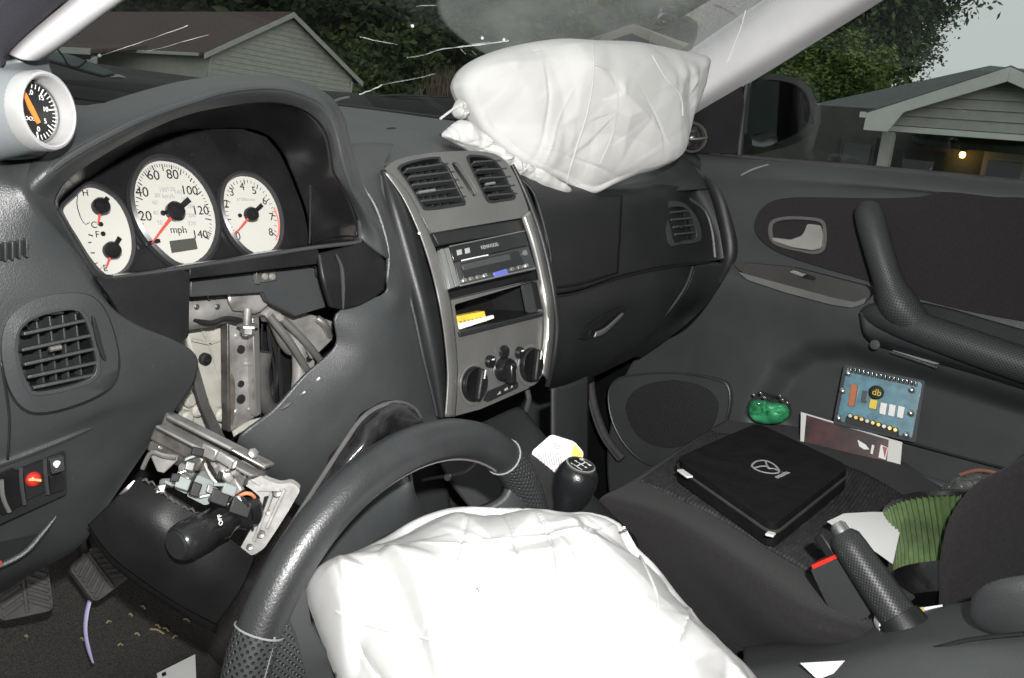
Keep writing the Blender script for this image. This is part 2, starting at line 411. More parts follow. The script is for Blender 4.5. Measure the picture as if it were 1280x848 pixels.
# ---- left house: gable end towards us, ridge running away
h = thing('gabled_house', 'pale sided bungalow with brown shingle roof and white porch post, seen over the dashboard', 'house')
D = 38.0
A = P(362, 15, D=D); YH = A.y
eL = P(250, 72, Y=YH); eR = P(447, 95, Y=YH); hw = (eR.x-eL.x)/2; ez = (eL.z+eR.z)/2; ax = (eL.x+eR.x)/2
YE = YH+16
wl, wr = ax-hw+.35, ax+hw-.35
def roofz(x): return A.z - (A.z-ez)*abs(x-ax)/hw
gab = [V((wl, YH, GZ)), V((wr, YH, GZ)), V((wr, YH, roofz(wr)-.12)), V((ax, YH, A.z-.14)), V((wl, YH, roofz(wl)-.12))]
wall = plate('gable_wall', gab, .2, SIDE, h, n=V((0, -1, 0)), bevel=0, smooth=False)
quadslab('side_wall', [V((wl+.002, YH+.2, GZ)), V((wl+.002, YE, GZ)), V((wl+.002, YE, roofz(wl)-.1)), V((wl+.002, YH+.2, roofz(wl)-.1))], .2, SIDE, h, n=V((-1, 0, 0)))
z = GZ+.1
while z < A.z-.25:                                     # lapped siding boards
    zt = min(z+.2, A.z-.16)
    def clipx(zz):
        if zz <= roofz(wl)-.12: return wl, wr
        d = hw*(A.z-.14-zz)/(A.z-ez); return max(wl, ax-d), min(wr, ax+d)
    b0, b1 = clipx(z); t0, t1 = clipx(zt)
    vs_ = [(b0, YH-.035, z), (b1, YH-.035, z), (t1, YH-.006, zt), (t0, YH-.006, zt), (b0, YH-.003, z), (b1, YH-.003, z)]
    ob('siding_board', vs_, [(0, 1, 2, 3), (0, 4, 5, 1)], SIDE, wall, smooth=False); z += .2
for sgn in (-1, 1):
    ex = ax+sgn*(hw+.05); zE = A.z-(A.z-ez)*(hw+.05)/hw
    up_ = V((sgn*(A.z-ez), 0, hw)).normalized()
    rf = quadslab('roof_slope', [V((ax, YH-.35, A.z)), V((ax, YE, A.z)), V((ex, YE, zE)), V((ex, YH-.35, zE))], .12, RBRN, h, n=up_)
    quadslab('rake_board', [V((ax, YH-.37, A.z-.02)), V((ex, YH-.37, zE-.02)), V((ex, YH-.37, zE-.24)), V((ax, YH-.37, A.z-.24))], .03, WTRIM, h, n=V((0, -1, 0)))
    box('gutter', (ex+sgn*.06, (YH+YE)/2, zE-.08), (.12, YE-YH, .12), WTRIM, h)
tube('downspout', [V((wr-.05, YH-.12, ez-.1)), V((wr-.05, YH-.08, ez-.5)), V((wr-.05, YH-.08, GZ))], .05, WTRIM, h, n=6)
tube('downspout', [V((wl+.05, YH-.12, ez-.1)), V((wl+.05, YH-.08, ez-.5)), V((wl+.05, YH-.08, GZ))], .05, WTRIM, h, n=6)
# porch on the street side (towards -X)
px0 = wl-2.2; y0, y1 = YH+4.5, YE-1
quadslab('porch_roof', [V((wl-.1, y0-.3, roofz(wl)-.0)), V((wl-.1, y1, roofz(wl)-.0)), V((px0-.3, y1, roofz(wl)-.55)), V((px0-.3, y0-.3, roofz(wl)-.55))], .14, RBRN, h, n=V((-.25, 0, 1)).normalized())
box('porch_fascia', (px0-.33, (y0+y1)/2-.15, roofz(wl)-.62), (.05, y1-y0+.3, .25), WTRIM, h)
for yy in (y0, y0+4):
    pp = box('porch_post', (px0, yy, (GZ+roofz(wl)-.75)/2), (.18, .18, roofz(wl)-.75-GZ), WTRIM, h)
    box('bracket', (px0, yy+.3, roofz(wl)-.95), (.1, .5, .1), WTRIM, pp)
box('door', (wl-.05, y0+2.5, GZ+1.1), (.06, .95, 2.1), DRK, h)
wn = box('window', (wl-.05, y0+5, GZ+1.5), (.06, 1.4, 1.2), WTRIM, h); box('pane', (wl-.085, y0+5, GZ+1.5), (.02, 1.2, 1.0), WGL, wn)
# ---- right house with lit porch lamp
h = thing('porch_house', 'grey house with gabled front porch and lit door lamp, beyond the passenger window', 'house')
XH = 16.2
ap = P(1268, 85, X=XH); le = P(1090, 142, X=XH); gw = le.y-ap.y
def rz(y): return ap.z-(ap.z-le.z)*abs(y-ap.y)/gw
beam = P(1122, 157, X=XH).z
XB = XH+2.6   # back wall of the porch
yl, yr = le.y-.25, 2*ap.y-le.y+.25
gf = plate('porch_gable', [V((XH, yl, beam)), V((XH, ap.y, rz(ap.y)-.12)), V((XH, yr, beam))], .12, SIDE2, h, n=V((-1, 0, 0)), bevel=0, smooth=False)
z = beam
while z < ap.z-.25:
    zt = z+.17
    w0 = min(yl-ap.y, gw*(ap.z-.14-z)/(ap.z-le.z)); w1 = max(.02, min(yl-ap.y, gw*(ap.z-.14-zt)/(ap.z-le.z)))
    ob('siding_board', [(XH-.035, ap.y-w0, z), (XH-.035, ap.y+w0, z), (XH-.005, ap.y+w1, zt), (XH-.005, ap.y-w1, zt), (XH-.002, ap.y-w0, z), (XH-.002, ap.y+w0, z)], [(0, 1, 2, 3), (0, 4, 5, 1)], SIDE2, gf, smooth=False)
    z = zt
for s in (1, -1):
    ye = ap.y+s*gw
    quadslab('porch_roof_slope', [V((XH-.3, ap.y, ap.z)), V((XH+6, ap.y, ap.z)), V((XH+6, ye, le.z)), V((XH-.3, ye, le.z))], .1, RGRY, h, n=V((0, s*(ap.z-le.z), gw)).normalized())
    quadslab('rake_board', [V((XH-.32, ap.y, ap.z-.03)), V((XH-.32, ye, le.z-.03)), V((XH-.32, ye, le.z-.32)), V((XH-.32, ye-s*.42, le.z-.32)), V((XH-.32, ye-s*.62, le.z+.02)), V((XH-.32, ap.y, ap.z-.26))], .04, WTRIM, h, n=V((-1, 0, 0)))
box('gutter', (XH+1, le.y+.05, le.z-.06), (2.7, .1, .1), WTRIM, h)
box('porch_beam', (XH+.06, ap.y, beam-.06), (.16, 2*(yl-ap.y), .1), WTRIM, h)
post_y = P(1107, 185, X=XH).y
for yy in (post_y, 2*ap.y-post_y): box('porch_post', (XH+.06, yy, (GZ+beam-.12)/2), (.16, .2, beam-.12-GZ), SIDE2, h)
# main body behind, running along Y
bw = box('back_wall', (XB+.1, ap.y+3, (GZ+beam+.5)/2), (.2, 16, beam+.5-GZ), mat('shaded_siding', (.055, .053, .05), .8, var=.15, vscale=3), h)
box('porch_ceiling', ((XH+XB)/2+.1, ap.y, beam+.04), (XB-XH-.3, 2*(yl-ap.y)-.1, .04), SIDE2, h)
q0 = P(1020, 131, X=XB-.5); q1 = P(1085, 160, X=XB-.5)
rp0 = P(1020, 131, X=XB+7); rpn = V((-.30, .22, .93)).normalized()
quadslab('main_roof_slope', [P(a, b, pl=(rp0, rpn)) for a, b in ((1019, 130), (1060, 121), (1130, 106), (1238, 82), (1300, 88), (1300, 185), (1180, 178), (1082, 161))], .12, RGRY, h, n=rpn)
quadslab('eave_board', [P(a, b, pl=(rp0-V((.05, 0, 0)), V((-1, .3, .1)).normalized())) for a, b in ((1019, 131), (1082, 162), (1082, 165), (1019, 134))], .05, mat('dim_trim', (.3, .3, .28), .7), h)
dr = box('door', (XB-.04, P(1150, 200, X=XB).y, GZ+1.1), (.06, .95, 2.2), DRK, h); box('door_panel', (XB-.08, P(1150, 200, X=XB).y, GZ+1.6), (.02, .6, .8), WGL, dr)
w1 = P(1232, 190, X=XB); w2 = P(1290, 190, X=XB)
wt = P(1240, 190, X=XB-.1).z
w = box('window', (XB-.04, (w1.y+w2.y)/2, wt-.65), (.08, w1.y-w2.y, 1.3), MATS['dim_trim'], h); box('pane', (XB-.09, (w1.y+w2.y)/2, wt-.69), (.02, w1.y-w2.y-.2, 1.08), WGL, w)
w1 = P(1052, 185, X=XB); w2 = P(1096, 185, X=XB); wt = P(1075, 172, X=XB).z
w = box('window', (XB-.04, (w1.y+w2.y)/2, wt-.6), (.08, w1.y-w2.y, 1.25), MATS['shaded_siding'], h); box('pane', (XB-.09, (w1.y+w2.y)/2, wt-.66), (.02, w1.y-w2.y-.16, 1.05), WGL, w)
lp = P(1203, 194, X=XB-.16)
pl_ = part('porch_lamp', h)
lathe('globe', [(0, -.06), (.04, -.05), (.06, 0), (.045, .05), (0, .065)], lp, (0, 0, 1), mat('lit_lamp_glass', (1, .8, .45), .4, emit=(1, .55, .12), estr=12), pl_, n=14)
box('lamp_bracket', lp+V((.1, 0, .08)), (.14, .03, .03), STEELD, pl_); lathe('lamp_cap', [(0, .11), (.05, .09), (.07, .065), (0, .066)], lp, (0, 0, 1), BLK, pl_, n=12)
ll = bpy.data.lights.new('porch_lamp_light', 'POINT'); ll.energy = 2.2; ll.color = (1, .6, .2); ll.shadow_soft_size = .05
lo = bpy.data.objects.new('porch_lamp_light', ll); COL.objects.link(lo); lo.location = lp+V((-.12, 0, 0)); lo.parent = pl_
# ---- far gable behind the white bag
h = thing('far_house', 'distant tan house gable just showing above the white passenger bag', 'house')
a0 = P(797, 34, D=60); YF = a0
l0 = P(742, 54, X=a0.x); r0 = P(860, 64, X=a0.x)
TAN = mat('tan_trim', (.5, .44, .36), .8, var=.08); 
plate('gable_wall', [V((a0.x, l0.y, GZ)), V((a0.x, l0.y, l0.z)), a0, V((a0.x, r0.y, r0.z)), V((a0.x, r0.y, GZ))], .3, mat('dark_siding', (.1, .1, .11), .8, var=.1), h, n=V((-1, 0, 0)), bevel=0, smooth=False)
for q in (l0, r0):
    s = 1 if q.y > a0.y else -1
    quadslab('roof_slope', [a0+V((-.6, 0, .1)), a0+V((12, 0, .1)), q+V((12, s*.5, 0)), q+V((-.6, s*.5, 0))], .2, TAN, h, n=V((0, s*.5, 1)).normalized())
    d_ = (q-a0)
    quadslab('rake_board', [a0+V((-.64, 0, .1)), q+V((-.64, s*.5, 0)), q+V((-.64, s*.5, -.55)), a0+V((-.64, 0, -.5))], .05, TAN, h, n=V((-1, 0, 0)))
# ---- trees
BARK = mat('bark', (.045, .036, .028), .95, bump=1, bscale=12, var=.4, vscale=3)
def leafmat(name, c, c2):
    m = mat(name, c, .6, spec=.2, col2=c2, vscale=.9); b = m.node_tree.nodes['Principled BSDF']
    b.inputs['Subsurface Weight'].default_value = 0
    return m
LG1 = leafmat('leaf_dark', (.07, .10, .042), (.03, .047, .02))
LG2 = leafmat('leaf_mid', (.10, .15, .05), (.042, .07, .027))
LG3 = leafmat('leaf_light', (.15, .22, .06), (.065, .11, .034))
def crown_mesh(name, m, seed, n=9000, rx=1, rz=1, leaf=.07, clumps=60, hollow=.45):
    rnd = random.Random(seed); cl = []
    for i in range(clumps):
        u = rnd.gauss(0, 1), rnd.gauss(0, 1), rnd.gauss(0, 1); q = V(u).normalized()*(rnd.uniform(hollow, 1)**.6)
        k = rnd.uniform(.75, 1.1) if rnd.random() < .8 else rnd.uniform(1.05, 1.3)
        cl.append((V((q.x*rx*k, q.y*rx*k, q.z*rz*k)), rnd.uniform(.14, .32)))
    vs_, fs = [], []
    for i in range(n):
        c, r = rnd.choice(cl); d = V((rnd.gauss(0, 1), rnd.gauss(0, 1), rnd.gauss(0, .75)))*r*.55
        p = c+d; s = leaf*rnd.uniform(.5, 1.3)
        a = V((rnd.gauss(0, 1), rnd.gauss(0, 1), rnd.gauss(0, .7))).normalized(); b = a.cross(V((rnd.gauss(0, 1), rnd.gauss(0, 1), rnd.gauss(0, 1)))).normalized()
        k = len(vs_); vs_ += [p-a*s, p+b*s*.5, p+a*s, p-b*s*.5]; fs.append((k, k+1, k+2, k+3))
    me = bpy.data.meshes.new(name); me.from_pydata([tuple(v) for v in vs_], [], fs); me.materials.append(m); return me
def trunk_mesh(name, seed, hgt=2.2):
    rnd = random.Random(seed); bm = bmesh.new()
    def limb(p, q, r0, r1, n=7):
        ax_ = (q-p).normalized(); u = ax_.cross(V((.3, .9, .1))).normalized(); w = ax_.cross(u); L = []
        for i in range(5):
            t = i/4; c = p.lerp(q, t)+V((rnd.uniform(-1, 1), rnd.uniform(-1, 1), 0))*r0*.3*(0 < i < 4)
            L.append([bm.verts.new(c+(u*cos(2*pi*k/n)+w*sin(2*pi*k/n))*(r0+(r1-r0)*t)) for k in range(n)])
        for i in range(4):
            for k in range(n): bm.faces.new((L[i][k], L[i][(k+1) % n], L[i+1][(k+1) % n], L[i+1][k]))
    limb(V((0, 0, -hgt)), V((.03, 0, .3)), .09, .045)
    for i in range(9):
        a = rnd.uniform(0, 2*pi); z0 = rnd.uniform(-.9, .2)
        limb(V((0, 0, z0)), V((cos(a)*rnd.uniform(.4, .8), sin(a)*rnd.uniform(.4, .8), z0+rnd.uniform(.3, .8))), .035, .008, 5)
    me = bpy.data.meshes.new(name); bm.to_mesh(me); bm.free(); me.materials.append(BARK)
    for p in me.polygons: p.use_smooth = True
    return me
CM = [crown_mesh('crown', LG1, 3, 15000, 1, 1.05, .075, 90), crown_mesh('crown', LG2, 8, 13000, 1, .95, .075, 70), crown_mesh('crown', LG3, 12, 9000, 1, .85, .075, 55), crown_mesh('crown', LG1, 21, 7000, .8, 1.35, .07, 55, .3)]
TM = [trunk_mesh('trunk', 4), trunk_mesh('trunk', 9)]
def tree(kind, px, py, D, r, label, grp='trees behind the houses', sx=1.0, sz=1.0):
    c = P(px, py, D=D); t = thing('tree', label, 'tree', group=grp)
    t.location = (c.x, c.y, GZ)
    a = random.uniform(0, 6.28)
    cr_ = bpy.data.objects.new('crown', CM[kind]); COL.objects.link(cr_); cr_.parent = t; cr_.location = (0, 0, c.z-GZ); cr_.scale = (r*sx, r*sx, r*sz); cr_.rotation_euler = (0, 0, a)
    k = max(.5, (c.z-GZ)/2.2)
    tr = bpy.data.objects.new('trunk', TM[kind % 2]); COL.objects.link(tr); tr.parent = t; tr.location = (0, 0, c.z-GZ); tr.scale = (r*.9, r*.9, (c.z-GZ)/2.2); tr.rotation_euler = (0, 0, a)
    return t
CM.append(crown_mesh('crown', LG1, 31, 3600, 1, 1.1, .085, 70, .2)); CM.append(crown_mesh('crown', LG3, 37, 3800, 1, 1.0, .085, 70, .2))
LA = 'tall dark tree in the wood beyond the pale bungalow'
for px, py, D, r in ((110, -25, 74, 7), (190, -30, 76, 7), (270, -25, 72, 7), (345, -20, 74, 6.5), (30, -30, 70, 8)):
    tree(4, px, py, D, r, LA, 'trees of the wood beyond the bungalow')
tree(0, 150, 95, 80, 6.5, 'low dense dark tree in the wood behind the brown roof'); 
LB = 'tall thin-leaved tree in the wood between the bungalow and the white bag'
for i, (px, py, D, r) in enumerate(((405, -15, 76, 7), (470, -40, 82, 8), (540, -30, 78, 8), (610, -20, 80, 8))):
    tree(4, px, py, D, r, LB, 'tall trees of the wood between bungalow and bag')
LB2 = 'dense dark broadleaf tree low in the wood between the bungalow and the white bag'
for i, (px, py, D, r) in enumerate(((420, 75, 62, 4.6), (475, 62, 60, 4.2), (530, 70, 58, 4.4), (590, 70, 60, 4.6), (500, 105, 50, 3.2), (560, 108, 52, 3), (640, 80, 62, 5))):
    tree((0, 1, 0, 0, 1, 0, 1)[i], px, py, D, r, LB2, 'low trees of the wood between bungalow and bag')
LC = 'light green tree behind the tan gable above the white bag'
for i, (px, py, D, r) in enumerate(((665, 10, 84, 7), (735, 0, 86, 7.5), (810, 0, 84, 7.5), (885, 5, 86, 8), (700, 60, 88, 6), (780, 62, 90, 6.5), (860, 65, 88, 6.5))):
    tree(5 if i < 4 else 1, px, py, D, r, LC, 'light green trees behind the tan gable')
CM += [crown_mesh('crown', LG1, 41, 42000, 1, 1.0, .036, 170, .1), crown_mesh('crown', LG3, 43, 26000, 1, .85, .045, 110, .2), crown_mesh('crown', LG1, 47, 20000, .8, 1.3, .03, 90, .1)]
tree(6, 1045, 20, 48, 5.1, 'tall dark tree rising over the roof of the porch house', sz=1.15)
tree(8, 1120, 15, 50, 3.9, 'narrow dark tree with a ragged crown against the open sky')
tree(6, 985, 60, 50, 4.5, 'dark tree beside the white pillar, left of the porch house roof')
tree(7, 1040, 92, 40, 2.6, 'light green leafy tree behind the door mirror', sz=.75)
tree(7, 985, 108, 41, 2.4, 'low light green shrub tree partly behind the door mirror', sz=.8)
# dry grass clump in front of the wood
DRY = mat('dry_grass', (.2, .15, .11), .9, var=.3, vscale=2)
rnd = random.Random(5); vs_, fs = [], []; c0 = P(566, 112, D=24)
for i in range(420):
    a = rnd.uniform(0, 2*pi); s = rnd.gauss(0, .28); b = V((c0.x+rnd.gauss(0, .35), c0.y+rnd.gauss(0, .35), c0.z-.5)); hh = rnd.uniform(.4, 1.25)
    tip = b+V((cos(a)*hh*.45, sin(a)*hh*.45, hh)); mid = b.lerp(tip, .5)+V((0, 0, hh*.08)); w_ = V((-sin(a), cos(a), 0))*.012
    k = len(vs_); vs_ += [b-w_, b+w_, mid+w_*.8, mid-w_*.8, tip]; fs += [(k, k+1, k+2, k+3), (k+3, k+2, k+4)]
o = ob('dry_grass_clump', vs_, fs, DRY, smooth=False); tag(o, 'dry tan clump of tall grass left of the white bag', 'grass')
m_ = surf('grass_mound', [[V((c0.x+dx, c0.y+dy, GZ + max(0, (c0.z-.45-GZ))*(1-min(1, (dx*dx+dy*dy)/9)))) for dx in (-3, -1.5, 0, 1.5, 3)] for dy in (-3, -1.5, 0, 1.5, 3)], GRASS, None, 16, 16)
m_['kind'] = 'structure'; m_['label'] = 'low grassy mound'
# ================================================================== THE CAR
car = thing('car', 'crashed dark car seen from its driver side, gutted dashboard and two spent white airbags', 'car')
X_ = V((1, 0, 0)); YB = V((0, -1, 0)); Z_ = V((0, 0, 1))
# ---------------------------------------------------------------- dashboard skin (part) with its sub-parts
dash = part('dashboard', car)
# cluster hood: lip -> ridge -> crest -> back
L2 = [(66, 262), (70, 241), (87, 219), (132, 189), (181, 162), (234, 141), (287, 130), (332, 126), (370, 132), (396, 147), (411, 170), (419, 211), (426, 226), (440, 252), (450, 280), (449, 297)]
L1 = [(30, 275), (38, 238), (75, 204), (125, 174), (181, 147), (234, 128), (287, 113), (340, 109), (377, 117), (404, 132), (419, 162), (428, 200), (440, 236), (455, 262), (472, 292), (481, 322)]
S0 = [(5, 235), (20, 196), (70, 158), (125, 134), (181, 116), (234, 103), (290, 97), (340, 98), (380, 107), (410, 125), (425, 148), (433, 180), (445, 222), (466, 252), (486, 285), (496, 318)]
lip = [P(a, b, .235) for a, b in L2]; rdg = [P(a, b, .24 if i == 0 else (.226 if i == 1 else .218)) for i, (a, b) in enumerate(L1)]
mid_ = [P((a[0]+b[0])/2, (a[1]+b[1])/2-2, .245+(.012 if i == 0 else 0)) for i, (a, b) in enumerate(zip(L1, S0))]
crest = [P(a, b, .30 if i < 12 else .26+.01*(15-i)) for i, (a, b) in enumerate(S0)]
bk1 = [V((p.x+.06, .44, p.z-.012)) for p in crest]; bk2 = [V((p.x+.10, .60, min(p.z-.02, .80))) for p in crest]
surf('instrument_hood', [lip, rdg, mid_, crest, bk1, bk2], PLA, dash, 70, 36, thick=.004)
tube('hood_ridge', [p+V((0, -.0008, .0)) for p in rdg[1:]], [.001]+[.0028]*12+[.0015, .0008], PLA, dash, 8, 90)
# left dash panel around the vent
VENTI = [(23, 432), (28, 411), (50, 396), (91, 388), (106, 399), (117, 431), (121, 460), (112, 474), (80, 485), (47, 490), (37, 482), (27, 460)]
VH = sp2(VENTI, 40)
surf('left_panel', [PY([(-60, 178, .30), (-20, 186, .28), (14, 196, .262), (50, 190, .25), (76, 205, .24)]),
  PY([(-60, 215, .25), (-20, 215, .24), (15, 232, .228), (36, 246, .223), (68, 258, .236)]),
  PY([(-60, 300, .235), (-20, 290, .225), (40, 300, .22), (85, 312, .225), (112, 340, .238)]),
  PY([(-60, 380, .225), (-20, 370, .22), (50, 365, .216), (112, 368, .218), (150, 398, .226)]),
  PY([(-60, 460, .225), (-20, 450, .22), (70, 440, .218), (145, 435, .22), (236, 436, .226)]),
  PY([(-60, 555, .235), (-20, 540, .23), (70, 520, .226), (150, 495, .226), (243, 470, .232)]),
  PY([(-60, 600, .24), (-20, 582, .236), (60, 560, .234), (130, 530, .234), (216, 514, .238)]),
  PY([(-60, 665, .255), (-20, 650, .25), (60, 636, .25), (120, 610, .25), (192, 545, .25)]),
  PY([(-60, 745, .285), (-20, 725, .28), (40, 703, .28), (85, 684, .276), (112, 664, .268)]),
  PY([(-60, 770, .33), (-20, 750, .33), (40, 715, .33), (85, 690, .33), (112, 668, .32)])], PLA, dash, 90, 110, thick=.004, holes=lambda c: inpoly(pj(c), VH))
surf('fuse_cover_seam', [PY([(0, 452, .214), (10, 520, .222), (8, 575, .228)]), PY([(3, 452, .214), (13, 520, .222), (11, 575, .228)])], PLD, dash, 12, 3, thick=.001)
# crease line above the switch panel
tube('panel_crease', PY([(-20, 585, .231), (15, 573, .232), (60, 556, .232), (100, 540, .232), (135, 526, .236)]), [.004, .004, .004, .003, .001], PLA, dash, 8, 16)
# mid panel between hood and centre stack, with the broken hole edge
surf('middle_panel', [
  PY([(433, 182, .29), (450, 180, .31), (470, 180, .33), (490, 182, .345)]),
  PY([(448, 225, .262), (458, 220, .275), (468, 216, .285), (478, 214, .29)]),
  PY([(470, 262, .24), (477, 258, .255), (483, 256, .268), (490, 255, .275)]),
  PY([(484, 310, .225), (492, 308, .236), (500, 306, .248), (508, 305, .256)]),
  PY([(483, 345, .218), (496, 345, .222), (510, 345, .232), (522, 345, .242)]),
  PY([(478, 368, .22), (494, 376, .215), (510, 386, .222), (530, 392, .232)]),
  PY([(421, 391, .226), (465, 405, .21), (500, 420, .208), (537, 432, .222)]),
  PY([(419, 432, .226), (460, 446, .208), (500, 455, .202), (542, 468, .215)]),
  PY([(378, 471, .234), (430, 490, .214), (490, 500, .20), (546, 516, .206)]),
  PY([(342, 511, .242), (400, 530, .222), (460, 540, .206), (550, 560, .205)]),
  PY([(300, 545, .25), (350, 580, .235), (430, 600, .22), (560, 620, .215)]),
  PY([(300, 570, .27), (345, 610, .255), (430, 660, .24), (570, 690, .235)])], PLA, dash, 40, 70, thick=.005)
# torn edge flakes
for a, b in (((352, 512), (366, 503)), ((374, 496), (384, 488)), ((392, 480), (402, 470)), ((408, 462), (418, 454))):
    tube('torn_edge', [P(*a, .228), P((a[0]+b[0])/2+1, (a[1]+b[1])/2-1.5, .224), P(*b, .226)], [.0006, .0016, .0005], SATN, dash, 5, 6)
# dash top pad from hood to windscreen and across to the passenger side
pad = [[V((-.62, .64, .775)), V((-.22, .63, .80)), V((0, .62, .833)), V((.35, .60, .84)), V((.55, .56, .845)), V((.69, .48, .85))],
       [V((-.62, .58, .765)), V((-.22, .56, .79)), V((.0, .50, .818)), V((.32, .47, .825)), V((.52, .42, .83)), V((.685, .36, .836))],
       [V((-.62, .54, .755)), V((-.22, .51, .775)), P(500, 165, .42), P(600, 188, .40), P(760, 215, .36), P(850, 190, X=.685)],
       [V((-.62, .50, .745)), V((-.22, .47, .755)), P(478, 200, .33), P(640, 215, .335), P(770, 232, .315), P(876, 216, X=.682)],
       [V((-.62, .50, .735)), V((-.22, .47, .745)), P(480, 208, .32), P(650, 225, .322), P(780, 241, .302), P(886, 236, X=.675)]]
surf('top_pad', pad, PLA, dash, 60, 40, thick=.004)
tube('windscreen_gap', [V((-.2, .63, .815)), V((-.1, .63, .828)), V((0, .63, .835)), V((.35, .61, .842)), V((.55, .57, .847)), V((.69, .49, .852))], .006, BLK, dash, 8, 30)
# demister slot
plate('demister_slot', PL(rpoly([(482, 161), (492, 159), (522, 170), (514, 172)], 3), Y=.43), .002, PLD, dash, bevel=.0004)
plate('demister_slot', PL(rpoly([(548, 168), (560, 166), (580, 176), (566, 178)], 3), Y=.42), .002, PLD, dash, bevel=.0004)
# passenger side fascia + glove box
fas = [PY([(640, 214, .33), (700, 228, .325), (780, 232, .315), (835, 232, .285), (868, 236, None, .665), (884, 228, None, .675)]),
       PY([(664, 238, .30), (710, 240, .30), (780, 240, .298), (830, 241, .277), (862, 247, None, .655), (893, 240, None, .68)]),
       PY([(672, 262, .287), (720, 262, .288), (780, 258, .287), (832, 256, .27), (872, 268, None, .655), (903, 265, None, .682)]),
       PY([(684, 310, .268), (720, 310, .275), (780, 300, .277), (835, 295, .264), (884, 298, None, .655), (911, 300, None, .682)]),
       PY([(690, 368, .255), (725, 362, .265), (780, 344, .268), (840, 332, .258), (888, 327, None, .655), (913, 322, None, .682)])]
surf('passenger_fascia', fas, PLD, dash, 50, 40, thick=.004)
surf('fascia_dark_sheet', [PY([(668, 246, .293), (720, 246, .293), (778, 244, .292)]), PY([(674, 264, .282), (720, 264, .282), (777, 261, .283)]), PY([(686, 310, .264), (722, 310, .27), (775, 302, .272)]), PY([(691, 362, .252), (724, 357, .261), (772, 342, .264)])], mat('fascia_sheet_black', (.011, .0118, .012), .5, bump=.3, bscale=900, var=.1), dash, 16, 20, thick=.002)  # darker sheet over the inboard part of the passenger fascia
rim_c = PY([(858, 247, None, .652), (880, 262, None, .652), (890, 288, None, .652), (894, 322, None, .652)])
tube('end_trim', rim_c, .004, PLA, dash, 8, 20)
tube('dash_end_roll', PY([(840, 192, None, .69), (872, 206, None, .69), (894, 234, None, .69), (906, 270, None, .69), (913, 318, None, .69), (900, 352, None, .69)]), [.012, .016, .018, .018, .018, .01], PLD, dash, 12, 24)
glove = [PY([(690, 370, .253), (725, 364, .263), (780, 346, .266), (840, 334, .256), (868, 331, .252)]),
         PY([(690, 400, .246), (725, 395, .252), (780, 380, .255), (830, 368, .25), (858, 358, .25)]),
         PY([(688, 440, .246), (720, 436, .25), (770, 425, .255), (812, 408, .255), (838, 390, .258)]),
         PY([(684, 470, .258), (715, 468, .264), (750, 458, .268), (785, 440, .27), (812, 420, .275)]),
         PY([(682, 488, .29), (705, 484, .295), (735, 472, .30), (765, 458, .305), (790, 446, .31)])]
gb = surf('glove_box', glove, PLD, dash, 36, 30, thick=.006)
lower_end = [PY([(868, 331, .252), (890, 328, None, .66), (911, 330, None, .685)]), PY([(858, 360, .255), (878, 366, None, .665), (892, 370, None, .69)]), PY([(838, 391, .262), (850, 396, None, .665), (862, 402, None, .69)]), PY([(810, 422, .28), (820, 424, .285), (830, 426, .29)]), PY([(790, 446, .31), (795, 446, .315), (800, 446, .32)])]
surf('lower_end_cap', lower_end, PLD, dash, 16, 24, thick=.004)
tube('glove_box_edge', PY([(866, 334, .247), (856, 360, .245), (836, 388, .252), (808, 416, .268), (786, 440, .285)]), .003, PLA, dash, 8, 20)
tube('glove_box_seam', PY([(692, 372, .25), (726, 365, .26), (780, 346, .262), (840, 333.5, .252), (888, 328.5, None, .652)]), .0018, BLK, dash, 6, 30)
hd = plate('glove_box_handle', PL(rpoly([(722, 424), (742, 402), (768, 388), (786, 382), (776, 398), (756, 414), (734, 426)], 8), Y=.243), .006, PLB, dash, bevel=.002)
surf('glove_box_latch', [PY([(745, 415, .238), (758, 409, .237), (778, 391, .239)]), PY([(742, 422, .239), (757, 416, .238), (780, 393, .24)])], SIL, dash, 10, 4, thick=.003)
# underside behind glove box, firewall, kick panel
plate('underdash_panel', [V((.13, .33, .505)), V((.66, .33, .50)), V((.66, .66, .47)), V((.13, .66, .47))], .01, BLK, dash, bevel=0)
# ---------------------------------------------------------------- left vent
def vent(name, outline, inner, Yp, slats_h, slats_v, parent, ringmat=PLA, depth=.03, lift=.006, n=40):
    v = part(name, parent)
    o3 = [P(a, b, Yp-lift) for a, b in sp2(outline, n)]; i3 = [P(a, b, Yp-lift) for a, b in sp2(inner, n)]
    plate('vent_frame', o3, .012, ringmat, v, holes=[i3], bevel=.0018)
    i4 = [p+V((0, depth, 0)) for p in i3]
    loft('vent_well', [[p+V((0, .004, 0)) for p in i3], i4], BLK, v); plate('vent_back', i4, .002, BLK, v, bevel=0)
    for a, b in slats_v:
        p, q = P(*a, Yp+.012), P(*b, Yp+.012); box('vertical_slat', (p+q)/2, (.0016, .012, (p-q).length), PLA, v, ax=((p-q).normalized().cross(V((0, 1, 0))), (0, 1, 0), p-q), bevel=.0004)
    for a, b in slats_h:
        p, q = P(*a, Yp), P(*b, Yp); box('slat', (p+q)/2, ((p-q).length, .011, .0028), PLA, v, ax=(q-p, (0, 1, -.25), (q-p).cross(V((0, 1, -.25)))), bevel=.0008)
    return v
